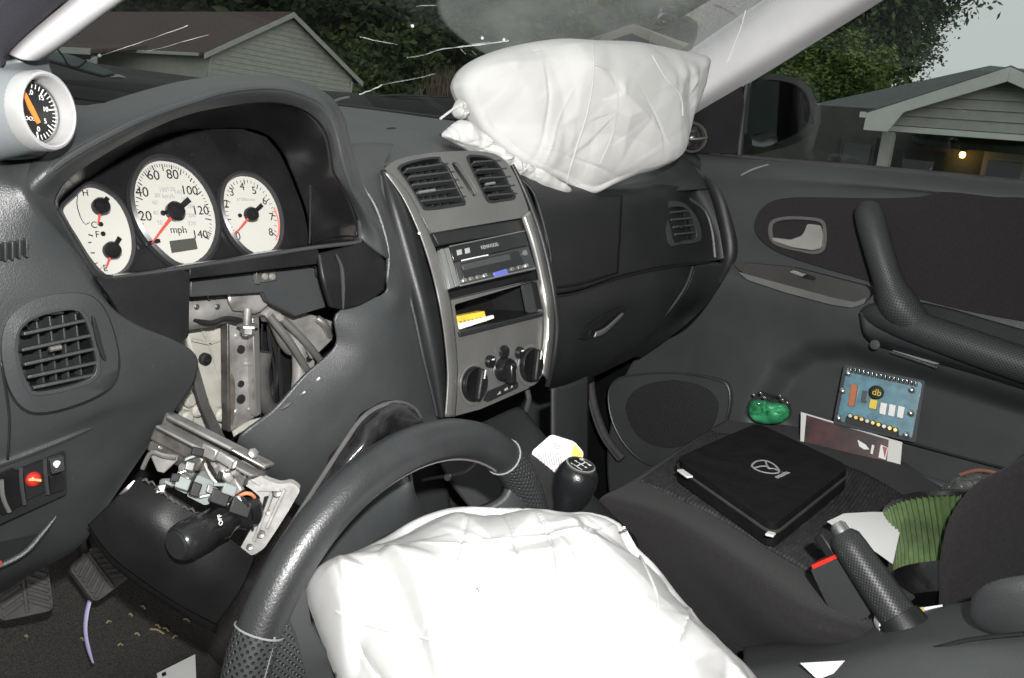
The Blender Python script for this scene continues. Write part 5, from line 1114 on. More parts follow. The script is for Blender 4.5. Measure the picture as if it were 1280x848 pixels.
# ---------------------------------------------------------------- passenger door
dr_ = part('passenger_door', car)
BON = mat('bonnet_paint', (.006, .0065, .007), .55, spec=.15, var=.2, vscale=10)
belt = [(835, 188), (905, 194), (980, 201), (1060, 207), (1150, 215), (1240, 224), (1330, 233)]
RECESS = [(928, 530), (936, 496), (962, 452), (1004, 424), (1060, 420), (1120, 440), (1220, 470), (1400, 525), (1400, 720), (1200, 680), (1000, 600)]
def door_sculpt(v):
    q = pj(v); d = edist(q, RECESS); k = min(1, d/34); k = k*k*(3-2*k)
    return v + V((.034*k, 0, 0)) if inpoly(q, RECESS) else v
plate('outer_skin', [V((.76, .95, -.25)), V((.76, -1.1, -.25)), V((.76, -1.1, .83)), V((.76, .95, .83))], .01, BON, dr_, n=V((-1, 0, 0)), bevel=0)
surf('door_panel', [PL([(x, y+1) for x, y in belt], X=.715), PL([(x, y+5) for x, y in belt], X=.69),
   PL([(870, 215), (930, 217), (995, 222), (1070, 228), (1155, 236), (1245, 246), (1335, 256)], X=.676),
   PL([(900, 250), (950, 248), (1010, 246), (1085, 248), (1165, 252), (1250, 262), (1340, 272)], X=.682),
   PL([(914, 320), (965, 320), (1025, 322), (1095, 330), (1175, 345), (1255, 362), (1345, 380)], X=.688),
   PL([(905, 350), (960, 362), (1025, 375), (1095, 395), (1175, 420), (1260, 445), (1350, 470)], X=.672),
   PL([(860, 410), (930, 415), (1010, 430), (1090, 450), (1170, 475), (1260, 500), (1355, 525)], X=.684),
   PL([(790, 455), (890, 470), (990, 490), (1085, 515), (1170, 540), (1265, 565), (1360, 590)], X=.684),
   PL([(760, 560), (880, 560), (985, 580), (1085, 610), (1175, 640), (1270, 660), (1365, 680)], X=.68),
   PL([(770, 680), (880, 680), (985, 690), (1085, 710), (1175, 730), (1270, 750), (1365, 770)], X=.675)], PLG, dr_, 120, 140, thick=.006, disp=door_sculpt)
fab = sp2([(945, 292), (946, 270), (962, 253), (990, 247), (1040, 247), (1100, 248), (1150, 246), (1180, 240), (1240, 246), (1320, 256), (1335, 330), (1330, 412), (1280, 402), (1215, 390), (1150, 374), (1090, 353), (1020, 332), (970, 314)], 60)
plate('fabric_insert', PL(fab, X=.670), .012, FAB, dr_, bevel=.002)
surf('window_ledge', [PL([(900, 192.5), (1000, 201.5), (1100, 209.5), (1200, 218.5), (1340, 232)], X=.705), PL([(900, 195.5), (1000, 204.5), (1100, 212.5), (1200, 222), (1340, 236)], X=.70)], RUB, dr_, 20, 4, thick=.006)
# inner handle
hbz = sp2([(960, 287), (964, 276), (980, 271), (1005, 271), (1028, 275), (1033, 290), (1031, 312), (1018, 318), (1000, 315), (975, 309), (963, 301)], 40)
hin = sp2([(965, 287), (968, 279), (982, 275), (1004, 275), (1025, 278.5), (1029, 290), (1027, 308), (1017, 313.5), (1000, 311), (977, 305), (967, 298)], 40)
plate('handle_bezel', PL(hbz, X=.664), .006, mat('bezel_grey', (.11, .11, .105), .4, metal=.3), dr_, holes=[PL(hin, X=.664)], bevel=.0014)
loft('handle_cup', [PL(hin, X=.665), PL([((x-997)*.85+997, (y-294)*.85+294) for x, y in hin], X=.69)], PLD, dr_); plate('cup_floor', PL([((x-997)*.86+997, (y-294)*.86+294) for x, y in hin], X=.6895), .002, PLD, dr_, bevel=0)
plate('handle_lever', PL(rpoly([(1009, 280), (1026, 282), (1028, 290), (1027, 310), (1016, 313), (990, 309), (966, 301), (965, 297), (988, 300), (1002, 295), (1006, 289)], 3), X=.660), .008, SATN, dr_, bevel=.0025)
# silver trim, switch
SILD = mat('dark_silver_strip', (.06, .059, .056), .4, metal=.4, var=.08)
plate('silver_strip', PL(rpoly([(918, 333), (924, 328), (990, 334), (1084, 358), (1089, 368), (1082, 378), (1066, 383), (1040, 378), (985, 362), (935, 346)], 6), X=.658), .02, SILD, dr_, bevel=.004, seg=3)
plate('strip_edge', PL(rpoly([(922, 340), (985, 357), (1040, 372), (1068, 378), (1084, 372), (1080, 380), (1064, 385), (1038, 381), (982, 366), (934, 350)], 3), X=.652), .012, SIL, dr_, bevel=.002)
plate('window_switch', PL(rpoly([(988, 340), (996, 338), (1020, 347), (1018, 351), (1004, 348)], 2), X=.655), .006, PLB, dr_, bevel=.001)
plate('switch_cap', PL(rpoly([(987, 340), (992, 338), (1008, 343), (1002, 346)], 1), X=.652), .004, SILB, dr_, bevel=.001)
# pull handle + armrest
perf2 = perf(mat('perforated_vinyl', (.042, .045, .047), .5, spec=.4), .0055, .4)
tube('pull_handle', [P(1084, 270, X=.665), P(1086, 268, X=.63), P(1092, 290, X=.618), P(1102, 325, X=.612), P(1112, 355, X=.612), P(1124, 382, X=.615), P(1150, 410, X=.62)], [.019, .0225, .023, .0225, .0235, .030, .022], perf2, dr_, 18, 30)
tube('armrest', [P(1078, 392, X=.655), P(1092, 392, X=.638), P(1130, 404, X=.622), P(1190, 425, X=.618), P(1250, 446, X=.618), P(1340, 476, X=.618)], [.004, .018, .025, .0265, .027, .027], perf2, dr_, 18, 36)
surf('armrest_skirt', [PL([(1075, 390), (1140, 408), (1220, 432), (1340, 470)], X=.63), PL([(1080, 415), (1140, 432), (1220, 458), (1340, 496)], X=.632), PL([(1090, 430), (1150, 447), (1230, 470), (1340, 505)], X=.675)], perf2, dr_, 20, 12, thick=.005)
surf('armrest_top', [PL([(1115, 372), (1180, 385), (1250, 405), (1340, 430)], X=.672), PL([(1120, 395), (1180, 412), (1250, 434), (1340, 462)], X=.635)], PLA, dr_, 16, 8, thick=.004)
plate('grip_recess', PL(rpoly([(1114, 428), (1120, 426), (1180, 446), (1186, 452), (1170, 456), (1116, 440)], 4), X=.668), .004, PODG, dr_, bevel=.001)
tube('recess_lip', PL([(1113, 440), (1140, 449), (1172, 460)], X=.664), .003, PLA, dr_, 8, 10)
lathe('screw_cover', [(.008, 0), (.008, .002), (0, .0025)], P(1094, 431, X=.628), V((-1, 0, 0)), PLA, dr_, n=16)
# speaker
spo = sp2([(762, 505), (765, 482), (785, 470), (845, 466), (895, 474), (911, 484), (912, 510), (900, 540), (860, 570), (820, 582), (790, 565), (770, 535)], 48)
plate('speaker_pod', PL(spo, X=.668), .012, PLG, dr_, bevel=.004, seg=3)
GRL = perf(mat('speaker_grille', (.02, .021, .022), .7), .006, 1, uv=False)
tube('speaker_ring', [p+V((-.003, 0, 0)) for p in PL(spo, X=.668)], .0022, PLA, dr_, 6, closed=True)
plate('speaker_grille', PL(sp2([(782, 510), (800, 484), (845, 476), (885, 488), (897, 512), (880, 545), (840, 560), (800, 548)], 40), X=.664), .008, GRL, dr_, bevel=.003)
tube('weather_strip', PL([(738, 466), (739, 490), (746, 520), (758, 548), (778, 574)], X=.655), .009, RUB, dr_, 10, 24)
tube('weather_strip', PL([(733, 468), (735, 492), (742, 522), (754, 550), (773, 576)], X=.648), .003, PLG, dr_, 8, 24)
# map pocket
surf('map_pocket', [PL([(925, 562), (1000, 560), (1080, 580), (1180, 606), (1260, 640), (1350, 680)], X=.640), PL([(925, 565), (1000, 564), (1080, 584), (1180, 610), (1260, 644), (1350, 684)], X=.632), PL([(925, 600), (1000, 600), (1080, 630), (1180, 670), (1260, 710), (1350, 750)], X=.63), PL([(925, 680), (1000, 690), (1080, 720), (1180, 760), (1260, 800), (1350, 840)], X=.64)], PLG, dr_, 30, 16, thick=.008)
plate('pocket_seam', PL([(1139, 470), (1141, 470), (1128, 552), (1126, 552)], X=.681), .002, BLK, dr_, bevel=0)
plate('pocket_seam', PL([(1128, 550), (1200, 570), (1300, 596), (1300, 598), (1200, 572), (1128, 552.5)], X=.679), .002, BLK, dr_, bevel=0)
# window sail with tweeter
sa_ = plate('mirror_sail', PL(rpoly([(838, 190), (846, 160), (915, 104), (926, 98), (930, 130), (921, 193)], 4), X=.692), .012, TRM, dr_, bevel=.003)
tube('window_channel', PL([(936, 92), (930, 130), (924, 194)], X=.70), .006, BLK, dr_, 8, 10)
tw = P(866, 172, X=.675); twn = (CP-tw).normalized()*.7+V((-.3, -.6, .1)); twn.normalize()
lathe('tweeter_ring', [(.026, -.02), (.0285, -.006), (.029, 0), (.0265, .004), (.024, .001), (.024, -.01)], tw, twn, SATN, dr_, n=36, cap=False)
lathe('tweeter_dome', [(.024, -.008), (.022, .002), (.017, .009), (.009, .0135), (0, .015)], tw, twn, mat('dark_dome', (.05, .05, .05), .12, metal=.6, coat=.8), dr_, n=32)
tube('tweeter_bar', [tw+twn*.004+RT*(-.026), tw+twn*.017-UP*.004, tw+twn*.004+RT*.026], .0022, SATN, dr_, 8, 12)
surf('scuff', [PL([(925, 219), (940, 211), (960, 205)], X=.6705), PL([(926, 220.5), (941, 213), (961, 206.5)], X=.670)], mat('scuffed_plastic', (.2, .21, .21), .7), dr_, 10, 3, thick=.0006)
# glass of the passenger window
GL2 = glassmat('side_glass', (.92, .95, .94), .05)
plate('side_window', [V((.722, .42, .835)), V((.722, -.62, .80)), V((.69, -.62, 1.3)), V((.69, -.25, 1.32)), V((.70, .08, 1.12))], .003, GL2, dr_, bevel=0)
# ---------------------------------------------------------------- door mirror
mi = part('door_mirror', car)
mc = P(968, 140, X=.84); MN = V((-.62, -.78, .05)).normalized()
mo = sp2([(926, 190), (930, 150), (938, 108), (950, 94), (975, 94), (1002, 101), (1017, 118), (1022, 142), (1016, 164), (998, 178), (965, 188)], 40)
mg = sp2([(934, 184), (937, 148), (944, 112), (954, 101), (975, 101), (998, 108), (1010, 122), (1013, 142), (1008, 158), (994, 170), (965, 180)], 40)
def MP(pts, h=0): return [P(a, b, pl=(mc+MN*h, MN)) for a, b in pts]
o3 = MP(mo); c = sum(o3, V((0, 0, 0)))/40
loft('mirror_housing', [MP(mg, -.006), MP(mg, .004), MP(mo, .002), [c+(p-c)*1.02-MN*.03 for p in o3], [c+(p-c)*.85-MN*.08 for p in o3], [c+(p-c)*.4-MN*.11 for p in o3]], PLB, mi, cap=True)
plate('mirror_glass', MP(mg, -.003), .003, mat('mirror_silver', (.055, .065, .065), .03, metal=1.0), mi, bevel=0)
tube('mirror_foot', [P(928, 180, X=.72), P(945, 182, X=.78), P(960, 176, X=.84)], [.02, .018, .02], PLB, mi, 12, 8)
tube('mirror_stay', PL([(931, 112), (927, 150), (926, 188)], X=.76), .012, PLD, mi, 8, 8)
# ---------------------------------------------------------------- pillars, windscreen, roof, bonnet
pp_ = part('passenger_pillar', car)
surf('pillar_trim', [PL([(820, 92), (850, 70), (902, 34), (956, -3), (1040, -60)], X=.70), PL([(828, 120), (862, 96), (918, 52), (980, 6), (1060, -50)], X=.652), PL([(836, 150), (862, 128), (940, 76), (1050, 8), (1130, -45)], X=.648), PL([(834, 172), (860, 148), (948, 96), (1102, 0), (1190, -55)], X=.70)], PIL, pp_, 40, 30, thick=.006)
tube('pillar_seal', PL([(822, 86), (850, 67), (902, 31), (956, -6), (1040, -62)], X=.672), .0055, BLK, pp_, 8, 20)
tube('hanging_thread', PL([(932, 13), (926, 35), (918, 55), (909, 78)], X=.640), .0009, WHT, pp_, 5, 14)
dp = part('driver_pillar', car)
surf('pillar_trim', [[P(8, 66, X=-.555), P(30, 42, X=-.55), P(80, -2, X=-.54), P(130, -45, X=-.53)], [P(20, 72, X=-.57), P(45, 48, X=-.565), P(95, 8, X=-.555), P(150, -35, X=-.545)], [P(45, 74, X=-.555), P(72, 56, X=-.55), P(130, 12, X=-.54), P(190, -30, X=-.53)], [P(56, 70, X=-.52), P(84, 48, X=-.515), P(152, -2, X=-.505), P(215, -45, X=-.495)]], PIL, dp, 24, 20, thick=.004)
DKF = mat('door_seal_dark', (.045, .043, .055), .8, var=.15, bump=.4, bscale=600)
surf('door_seal', [[P(-60, 100, X=-.60), P(-40, 60, X=-.60), P(10, -10, X=-.60), P(60, -60, X=-.6)], [P(-10, 88, X=-.585), P(4, 60, X=-.58), P(50, 14, X=-.575), P(90, -20, X=-.57)], [P(10, 74, X=-.565), P(16, 58, X=-.56), P(62, 14, X=-.555), P(96, -16, X=-.55)]], DKF, dp, 20, 14, thick=.004)
# gauge pod on the driver pillar
gp = part('gauge_pod', car)
GC = P(56, 139, D=.66); GS = .86; GN = V((.31, -.72, .11)).normalized()
surf('pod_body', [[P(-40, 90, X=-.59), P(5, 78, X=-.572), P(30, 74, X=-.562), P(56, 68, X=-.53)], [P(-40, 130, X=-.58), P(0, 110, X=-.565), P(30, 92, X=-.555), P(62, 88, X=-.52)], [P(-40, 170, X=-.575), P(0, 150, X=-.56), P(25, 130, X=-.55), P(70, 120, X=-.51)], [P(-40, 195, X=-.58), P(0, 190, X=-.565), P(35, 188, X=-.55), P(60, 182, X=-.52)], [P(-40, 202, X=-.60), P(0, 198, X=-.59), P(35, 196, X=-.575), P(60, 192, X=-.56)]], PODG, gp, 24, 30, thick=.004)
lathe('pod_cup', [(.036, -.06), (.0315, -.03), (.0285, -.008), (.028, -.004)], GC, GN, PODG, gp, n=48, cap=False)
lathe('bezel', [(r_*GS, h_) for r_, h_ in ((.033, -.012), (.0335, 0), (.032, .004), (.0300, .0048), (.0285, .004), (.0275, -.001), (.027, -.012))], GC, GN, mat('bezel_white_metal', (.6, .6, .6), .35, metal=.5), gp, n=56, cap=False)
lathe('gauge_face', [(.0235, -.014), (.0233, -.0115), (0, -.0115)], GC, GN, BLK, gp, n=48)
gfr = frame(GC-GN*.0112, V((1, .25, 0)), V((0, .2, 1)))
if gfr[3].dot(GN) < 0: gfr = (gfr[0], -gfr[1], gfr[2], -gfr[3])
multi('tick_marks', [[F(gfr, cos(a)*r+s*-sin(a)*w, sin(a)*r+s*cos(a)*w, .0004) for r, s in ((.0205, -1), (.0205-L, -1), (.0205-L, 1), (.0205, 1))] for a, L, w in [(radians(-130+i*9.3), .006 if i % 5 == 0 else .0035, .0005 if i % 5 == 0 else .0003) for i in range(29)]], WHT, gp, .0002)
for s, a, b in (('0', .004, -.014), ('5', .0115, -.007), ('10', .013, .003), ('15', .010, .012), ('20', .0, .0155), ('25', -.010, .012), ('BOOST', -.003, -.006), ('PSI', -.004, .008)): text('numeral', s, gfr, a*.88, b*.88, .005 if len(s) < 3 else .004, WHT, gp, h=.0003)
ORG = mat('needle_orange', (.95, .22, .04), .4)
plate('needle', [F(gfr, a*.88, b*.88, .003) for a, b in ((.0015, -.010), (.0045, -.0085), (-.001, .004), (-.0085, .0195), (-.0098, .019), (-.005, .002))], .0012, ORG, gp, bevel=0)
loft('inner_ring', [[F(gfr, cos(q*pi/24)*r, sin(q*pi/24)*r, h_) for q in range(48)] for r, h_ in ((.0228, .001), (.0215, .0006))], SILB, gp)
# windscreen
def wf(p): return p.y + .5*p.x*p.x + (p.z-.84)*1.6 - .84
def G(px, py):
    d = ray(px, py); a, b = .3, 6
    for _ in range(60):
        m_ = (a+b)/2
        if wf(CP+d*m_) > 0: b = m_
        else: a = m_
    return CP+d*a
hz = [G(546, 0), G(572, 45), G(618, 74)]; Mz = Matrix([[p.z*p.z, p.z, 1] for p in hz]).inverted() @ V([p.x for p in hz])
def glare_haze(t, L, ms):
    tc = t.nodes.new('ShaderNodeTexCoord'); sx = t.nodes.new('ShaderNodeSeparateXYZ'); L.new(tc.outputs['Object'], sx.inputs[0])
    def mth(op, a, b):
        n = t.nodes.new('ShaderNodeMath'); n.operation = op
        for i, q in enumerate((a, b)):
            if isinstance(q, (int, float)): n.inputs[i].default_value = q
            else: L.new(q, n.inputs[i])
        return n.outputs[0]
    zz = sx.outputs[2]; cv = mth('ADD', mth('MULTIPLY', mth('ADD', mth('MULTIPLY', zz, Mz[0]), Mz[1]), zz), Mz[2])   # edge of the reflection painted into the glass as pale haze
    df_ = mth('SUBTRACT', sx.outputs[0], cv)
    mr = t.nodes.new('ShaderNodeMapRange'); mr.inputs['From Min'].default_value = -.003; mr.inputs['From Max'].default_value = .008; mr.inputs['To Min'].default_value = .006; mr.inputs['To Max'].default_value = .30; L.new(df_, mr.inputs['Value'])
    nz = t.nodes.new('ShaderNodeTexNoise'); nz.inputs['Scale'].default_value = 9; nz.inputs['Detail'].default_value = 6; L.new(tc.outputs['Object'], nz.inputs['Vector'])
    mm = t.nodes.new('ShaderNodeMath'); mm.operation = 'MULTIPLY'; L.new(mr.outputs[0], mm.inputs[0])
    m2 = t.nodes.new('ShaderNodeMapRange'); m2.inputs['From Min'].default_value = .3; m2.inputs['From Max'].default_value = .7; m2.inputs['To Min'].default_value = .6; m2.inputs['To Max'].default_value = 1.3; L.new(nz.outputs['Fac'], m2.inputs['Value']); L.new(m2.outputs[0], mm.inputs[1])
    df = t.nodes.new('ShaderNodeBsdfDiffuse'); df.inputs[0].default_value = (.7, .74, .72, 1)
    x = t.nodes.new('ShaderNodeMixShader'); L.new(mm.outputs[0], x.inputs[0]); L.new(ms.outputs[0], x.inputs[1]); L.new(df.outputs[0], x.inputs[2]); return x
WSG = glassmat('windscreen_glass', (.93, .96, .95), .035, glare_haze=glare_haze)
ws = part('windscreen', car)
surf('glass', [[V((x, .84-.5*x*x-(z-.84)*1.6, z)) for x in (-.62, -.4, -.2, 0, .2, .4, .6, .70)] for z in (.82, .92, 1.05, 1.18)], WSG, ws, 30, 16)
CRK = mat('crack_white', (.85, .88, .87), .35)
for pts, r in (([(112, 77), (126, 71), (160, 60), (200, 46), (236, 33)], .0009), ([(185, 65), (210, 59), (235, 52), (262, 45)], .0005), ([(450, 119), (466, 113), (478, 107)], .0016), ([(478, 107), (510, 101), (545, 93)], .0005),
               ([(450, 47), (466, 51), (498, 57)], .0009), ([(508, 73), (530, 70), (550, 63), (572, 60)], .0009), ([(572, 60), (600, 57), (636, 52)], .0014), ([(576, 62), (582, 69)], .0008), ([(590, 65), (596, 70)], .0008), ([(520, 9), (545, 8)], .0006), ([(590, 57), (612, 54)], .0009)):
    r *= .45; tube('crack', [G(a+random.uniform(-.6, .6), b+random.uniform(-.35, .35))-FW*.003 for a, b in sp2(pts, len(pts)*3, False)], [r*random.uniform(.25, 1.2) for _ in range(len(pts)*3)], CRK, ws, 5)
for x, y in ((603, 49), (630, 51), (126, 71), (516, 34)): lathe('chip', [(.0028, 0), (.002, .0015), (0, .002)], G(x, y)-FW*.004, -FW, CRK, ws, n=8)
BON = mat('bonnet_paint', (.006, .0065, .007), .55, spec=.15, var=.2, vscale=10)
bo = part('bonnet', car)
surf('bonnet_panel', [[V((x, .86-.25*x*x, .80)) for x in (-.7, -.35, 0, .35, .7)], [V((x, .93-.2*x*x, .83)) for x in (-.7, -.35, 0, .35, .7)], [P(70, 80, 1.06), P(180, 98, 1.1), P(330, 112, 1.1), P(450, 118, 1.1), P(640, 130, 1.1)], [V((x, 1.35, .86)) for x in (-.7, -.2, .2, .55, .75)], [V((x, 1.75, .70)) for x in (-.7, -.2, .2, .55, .75)], [V((x, 1.8, .2)) for x in (-.7, -.2, .2, .55, .75)]], BON, bo, 30, 40, thick=.003)
surf('bonnet_crease', [[P(560, 121, 1.07), P(500, 118, 1.07), P(470, 120, 1.07)], [P(560, 123, 1.07), P(500, 121, 1.07), P(470, 123, 1.07)]], mat('bonnet_scrape', (.05, .052, .055), .4), bo, 8, 3, thick=.002)
wi = part('wiper', car)
surf('wiper_arm', [PL([(50, 66), (62, 66), (88, 70), (112, 80), (143, 93)], Y=.90), PL([(50, 76), (62, 77), (86, 84), (106, 90), (130, 96)], Y=.89)], mat('wiper_grey', (.11, .135, .14), .4, metal=.3), wi, 16, 5, thick=.006)
tube('wiper_pivot', PL([(138, 97), (148, 96), (157, 98)], Y=.90), [.002, .0035, .001], SATN, wi, 8, 6)
tube('wiper_hose', PL([(72, 62), (80, 72), (86, 82), (98, 84), (108, 76)], Y=.88), .0015, BLK, wi, 6, 12)
tube('wiper_blade', PL([(418, 127), (426, 124), (436, 122)], Y=.92), .003, SATN, wi, 6, 5)
rf = part('roof', car)
surf('headliner', [[V((x, y, 1.27+(.03 if abs(x) < .3 else 0))) for x in (-.56, -.3, 0, .3, .66)] for y in (.0, -.3, -.7, -1.4, -2.15)], mat('headliner_grey', (.35, .35, .34), .95), rf, 12, 12, thick=.03)
# unseen rear body, added without windows to keep daylight out of the cabin
bs = part('added_rear_shell', car)
SHL = mat('blocker_lining', (.05, .05, .05), .9, var=.1)
plate('rear_side_blocker', [V((-.76, -.95, -.25)), V((-.76, -2.3, -.25)), V((-.62, -2.2, 1.27)), V((-.60, -1.05, 1.29))], .03, SHL, bs, n=V((1, 0, 0)), bevel=0)
plate('rear_side_blocker', [V((.76, -.95, -.25)), V((.76, -2.3, -.25)), V((.70, -2.2, 1.27)), V((.68, -1.0, 1.29))], .03, SHL, bs, n=V((-1, 0, 0)), bevel=0)
plate('rear_wall_blocker', [V((-.76, -2.2, -.25)), V((.76, -2.2, -.25)), V((.66, -2.1, 1.27)), V((-.60, -2.1, 1.27))], .03, SHL, bs, n=V((0, 1, 0)), bevel=0)
surf('rear_seat', [[V((x, y, z)) for x in (-.62, -.2, .2, .62)] for y, z in ((-1.1, .05), (-1.12, .36), (-1.5, .33), (-1.62, .6), (-1.7, .9))], SEATF, bs, 12, 16, thick=.04)
# ---------------------------------------------------------------- pedals
def pedal(cx, cy, w, hh, Yp, tilt, name):
    pd = part(name, car); c = P(cx, cy, Yp); n = V((-.15, -.80, .55)).normalized(); u = V((tilt, .55, .8)); u = (u-n*u.dot(n)).normalized(); s = u.cross(n)
    fr = (c, s, u, n)
    plate('pad', [F(fr, a, b) for a, b in rrect(w, hh, .008)], .012, RUB, pd, bevel=.003)
    for k in range(6):
        b0 = -hh/2+.008+k*(hh-.014)/5.2
        for sg in (-1, 1):
            box('tread', F(fr, sg*w*.25, b0+.003, .0012), (w*.44, .005, .0045), RUB, pd, ax=((s+u*.55*sg*-1), n, (s+u*.55*sg*-1).cross(n)), bevel=.0008)
    box('tread', F(fr, 0, 0, .0015), (.0035, .0035, hh*.9), RUB, pd, ax=(s, n, u), bevel=.0008)
    tube('arm', [c-n*.012, c-n*.03+V((0, .03, .03)), c+V((.0, .10, .20)), c+V((0, .10, .34))], .009, BLK, pd, 8, 12)
pedal(126, 714, .056, .058, .53, -.35, 'brake_pedal'); pedal(30, 737, .058, .062, .51, .12, 'clutch_pedal')
# ---------------------------------------------------------------- airbags
pb = part('passenger_airbag', car)
pc_ = P(720, 150, .335); pn = V((-.34, -.93, .1)).normalized()
def PB(pts, h=0): return [P(a, b, pl=(pc_+pn*h, pn)) for a, b in pts]
ol = [(567, 104), (577, 86), (600, 71), (640, 58), (690, 50), (738, 52), (790, 54), (840, 64), (876, 72), (877, 88), (866, 122), (855, 150), (846, 180), (834, 200), (810, 214), (785, 221), (760, 232), (737, 243), (716, 240), (706, 234), (690, 226), (655, 214), (625, 195), (598, 168), (580, 138), (569, 118)]
pb1 = pillow('bag', PB(ol), pn, BAGW, pb, bulge=.07, back=.05, ncrease=6, amp=.004, seed=17, power=.36, nr=110, na=300, wr=(.006, .02), facets=((26, .022, 1.5), (90, .006, 2.2), (420, .0016, 2.5)), soft=2)
def onbag(px, py, o):
    d = ray(px, py); ok_, loc, nr_, _ = o.ray_cast(CP, d.normalized()); return (loc+nr_*.0006) if ok_ else P(px, py, pl=(pc_+pn*.085, pn))
bpy.context.view_layer.update()
for sm in ([(740, 54), (742, 80), (740, 110), (733, 145), (722, 180), (712, 212), (708, 232)], [(742, 80), (765, 92), (772, 120), (768, 160), (750, 205)], [(815, 70), (830, 95), (850, 120), (853, 145)]):
    pts = [onbag(x, y, pb1) for x, y in sp2(sm, 30, False)]; tube('seam', pts, .0018, BAGW, pb, 6)
ol2 = [(552, 170), (560, 160), (576, 150), (592, 158), (615, 180), (650, 202), (690, 222), (714, 238), (700, 243), (672, 236), (640, 222), (612, 205), (588, 190), (566, 178)]
pillow('bag_fold', PB(ol2, .035), pn, BAGW, pb, bulge=.03, back=.02, ncrease=40, amp=.006, seed=5, power=.6, na=140, wr=(.02, .06), facets=((120, .008, 3), (300, .003, 2)))
pillow('bag_tuft', PB([(566, 135), (572, 125), (580, 128), (584, 142), (578, 150), (568, 146)], .02), pn, BAGW, pb, bulge=.02, back=.01, ncrease=20, amp=.005, seed=8, nr=16, na=60)
tube('tether_thread', PB([(576, 130), (562, 140), (550, 149)], .03), .0018, BAGW, pb, 6, 8)
db = part('driver_airbag', car)
dc_ = P(600, 740, D=.75); dn = V((-.46, -.46, .76)).normalized()
def DB(pts, h=0): return [P(a, b, pl=(dc_+dn*h, dn)) for a, b in pts]
od = [(384, 752), (383, 732), (394, 718), (425, 706), (470, 682), (510, 656), (548, 642), (590, 636), (640, 640), (690, 650), (740, 652), (772, 664), (795, 690), (822, 715), (850, 752), (885, 796), (920, 838), (950, 880), (960, 960), (860, 1010), (700, 1020), (560, 990), (470, 930), (430, 870), (405, 810), (392, 775)]
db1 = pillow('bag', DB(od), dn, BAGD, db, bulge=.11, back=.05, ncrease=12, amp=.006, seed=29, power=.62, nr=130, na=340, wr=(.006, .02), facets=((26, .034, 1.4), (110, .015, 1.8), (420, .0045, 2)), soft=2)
bpy.context.view_layer.update()
def ondb(px, py):
    d = ray(px, py); ok_, loc, nr_, _ = db1.ray_cast(CP, d.normalized()); return (loc, nr_) if ok_ else (P(px, py, pl=(dc_+dn*.07, dn)), dn)
for sm in ([(420, 765), (450, 778), (490, 790), (540, 800), (600, 815), (660, 832), (720, 848)], [(780, 660), (812, 720), (822, 760), (800, 800), (770, 812)], [(770, 812), (800, 838), (815, 856)]):
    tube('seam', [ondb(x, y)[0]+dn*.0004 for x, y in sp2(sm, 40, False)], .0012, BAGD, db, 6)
p_, n_ = ondb(598, 752); ffr = frame(p_+n_*.001, RT*.5-UP*.85, RT*.85+UP*.5)
if ffr[3].dot(n_) < 0: ffr = frame(p_+n_*.001, -(RT*.5-UP*.85), RT*.85+UP*.5)
text('faded_print', 'SRS', ffr, 0, 0, .015, mat('faded_ink', (.5, .5, .5), .7), db, h=.002)
# ================================================================== LOOSE THINGS
# zip case on the seat
t = thing('zip_case', 'flat black zipped case with silver winged emblem lying on the passenger seat', 'case')
cl_ = [P(842, 588, Z=.372), P(945, 542, Z=.385), P(1062, 598, Z=.392), P(966, 676, Z=.378)]
ctr = sum(cl_, V((0, 0, 0)))/4; up_n = (cl_[1]-cl_[0]).cross(cl_[3]-cl_[0]).normalized(); up_n = up_n if up_n.z > 0 else -up_n
CASE = mat('case_nylon', (.010, .0095, .010), .8, bump=.6, bscale=900, var=.3, vscale=30, spec=.2)
ux = (cl_[2]-cl_[3]).normalized(); uy = up_n.cross(ux)
l2 = [((p-ctr).dot(ux), (p-ctr).dot(uy)) for p in cl_]
def slab(h0, h1, k, m, nm, bev):
    q = rpoly([(a*k, b*k) for a, b in l2], .025, 6); return plate(nm, [ctr+ux*a+uy*b+up_n*h1 for a, b in q], h1-h0, m, t, n=up_n, bevel=bev, seg=4)
slab(-.012, .004, 1.0, CASE, 'lower_cover', .004); slab(.0055, .019, .99, CASE, 'upper_cover', .006); slab(-.002, .012, .975, RUB, 'gusset', .001)
q = rpoly([(a*1.004, b*1.004) for a, b in l2], .025, 6)
tube('zip', [ctr+ux*a+uy*b+up_n*.0075 for a, b in q], .0022, RUB, t, 6, closed=True)
efr = frame(ctr+up_n*.0192, P(972, 588, Z=.39)-P(955, 581, Z=.39), -(P(985, 595, Z=.39)-P(975, 615, Z=.39)))
def topP(px, py, h=.0194): return P(px, py, pl=(ctr+up_n*h, up_n))
def strip(pts, w):
    out = []
    for i in range(len(pts)-1):
        a, b = topP(*pts[i]), topP(*pts[i+1]); d = (b-a).normalized(); s = d.cross(up_n)*w/2; out.append([a-s-d*w*.3, b-s+d*w*.3, b+s+d*w*.3, a+s-d*w*.3])
    return out
EMB = mat('emblem_silver', (.7, .7, .7), .4, metal=.3)
el = sp2([(940, 582), (946, 577), (956, 576), (966, 580), (973, 587), (973, 591), (965, 592), (952, 590), (943, 586)], 28); el.append(el[0])
multi('emblem', strip(el, .0028) + strip([(943, 585), (952, 583), (958, 583), (961, 586)], .0026) + strip([(957, 577), (958, 581), (961, 585)], .0022) + strip([(961, 586), (967, 586), (972, 588)], .0026), EMB, t, .0006)
nfr = frame(topP(977, 594), topP(986, 590)-topP(969, 598), up_n.cross(topP(986, 590)-topP(969, 598)))
text('emblem_word', 'mazda', nfr, 0, 0, .014, EMB, t, h=.0005)
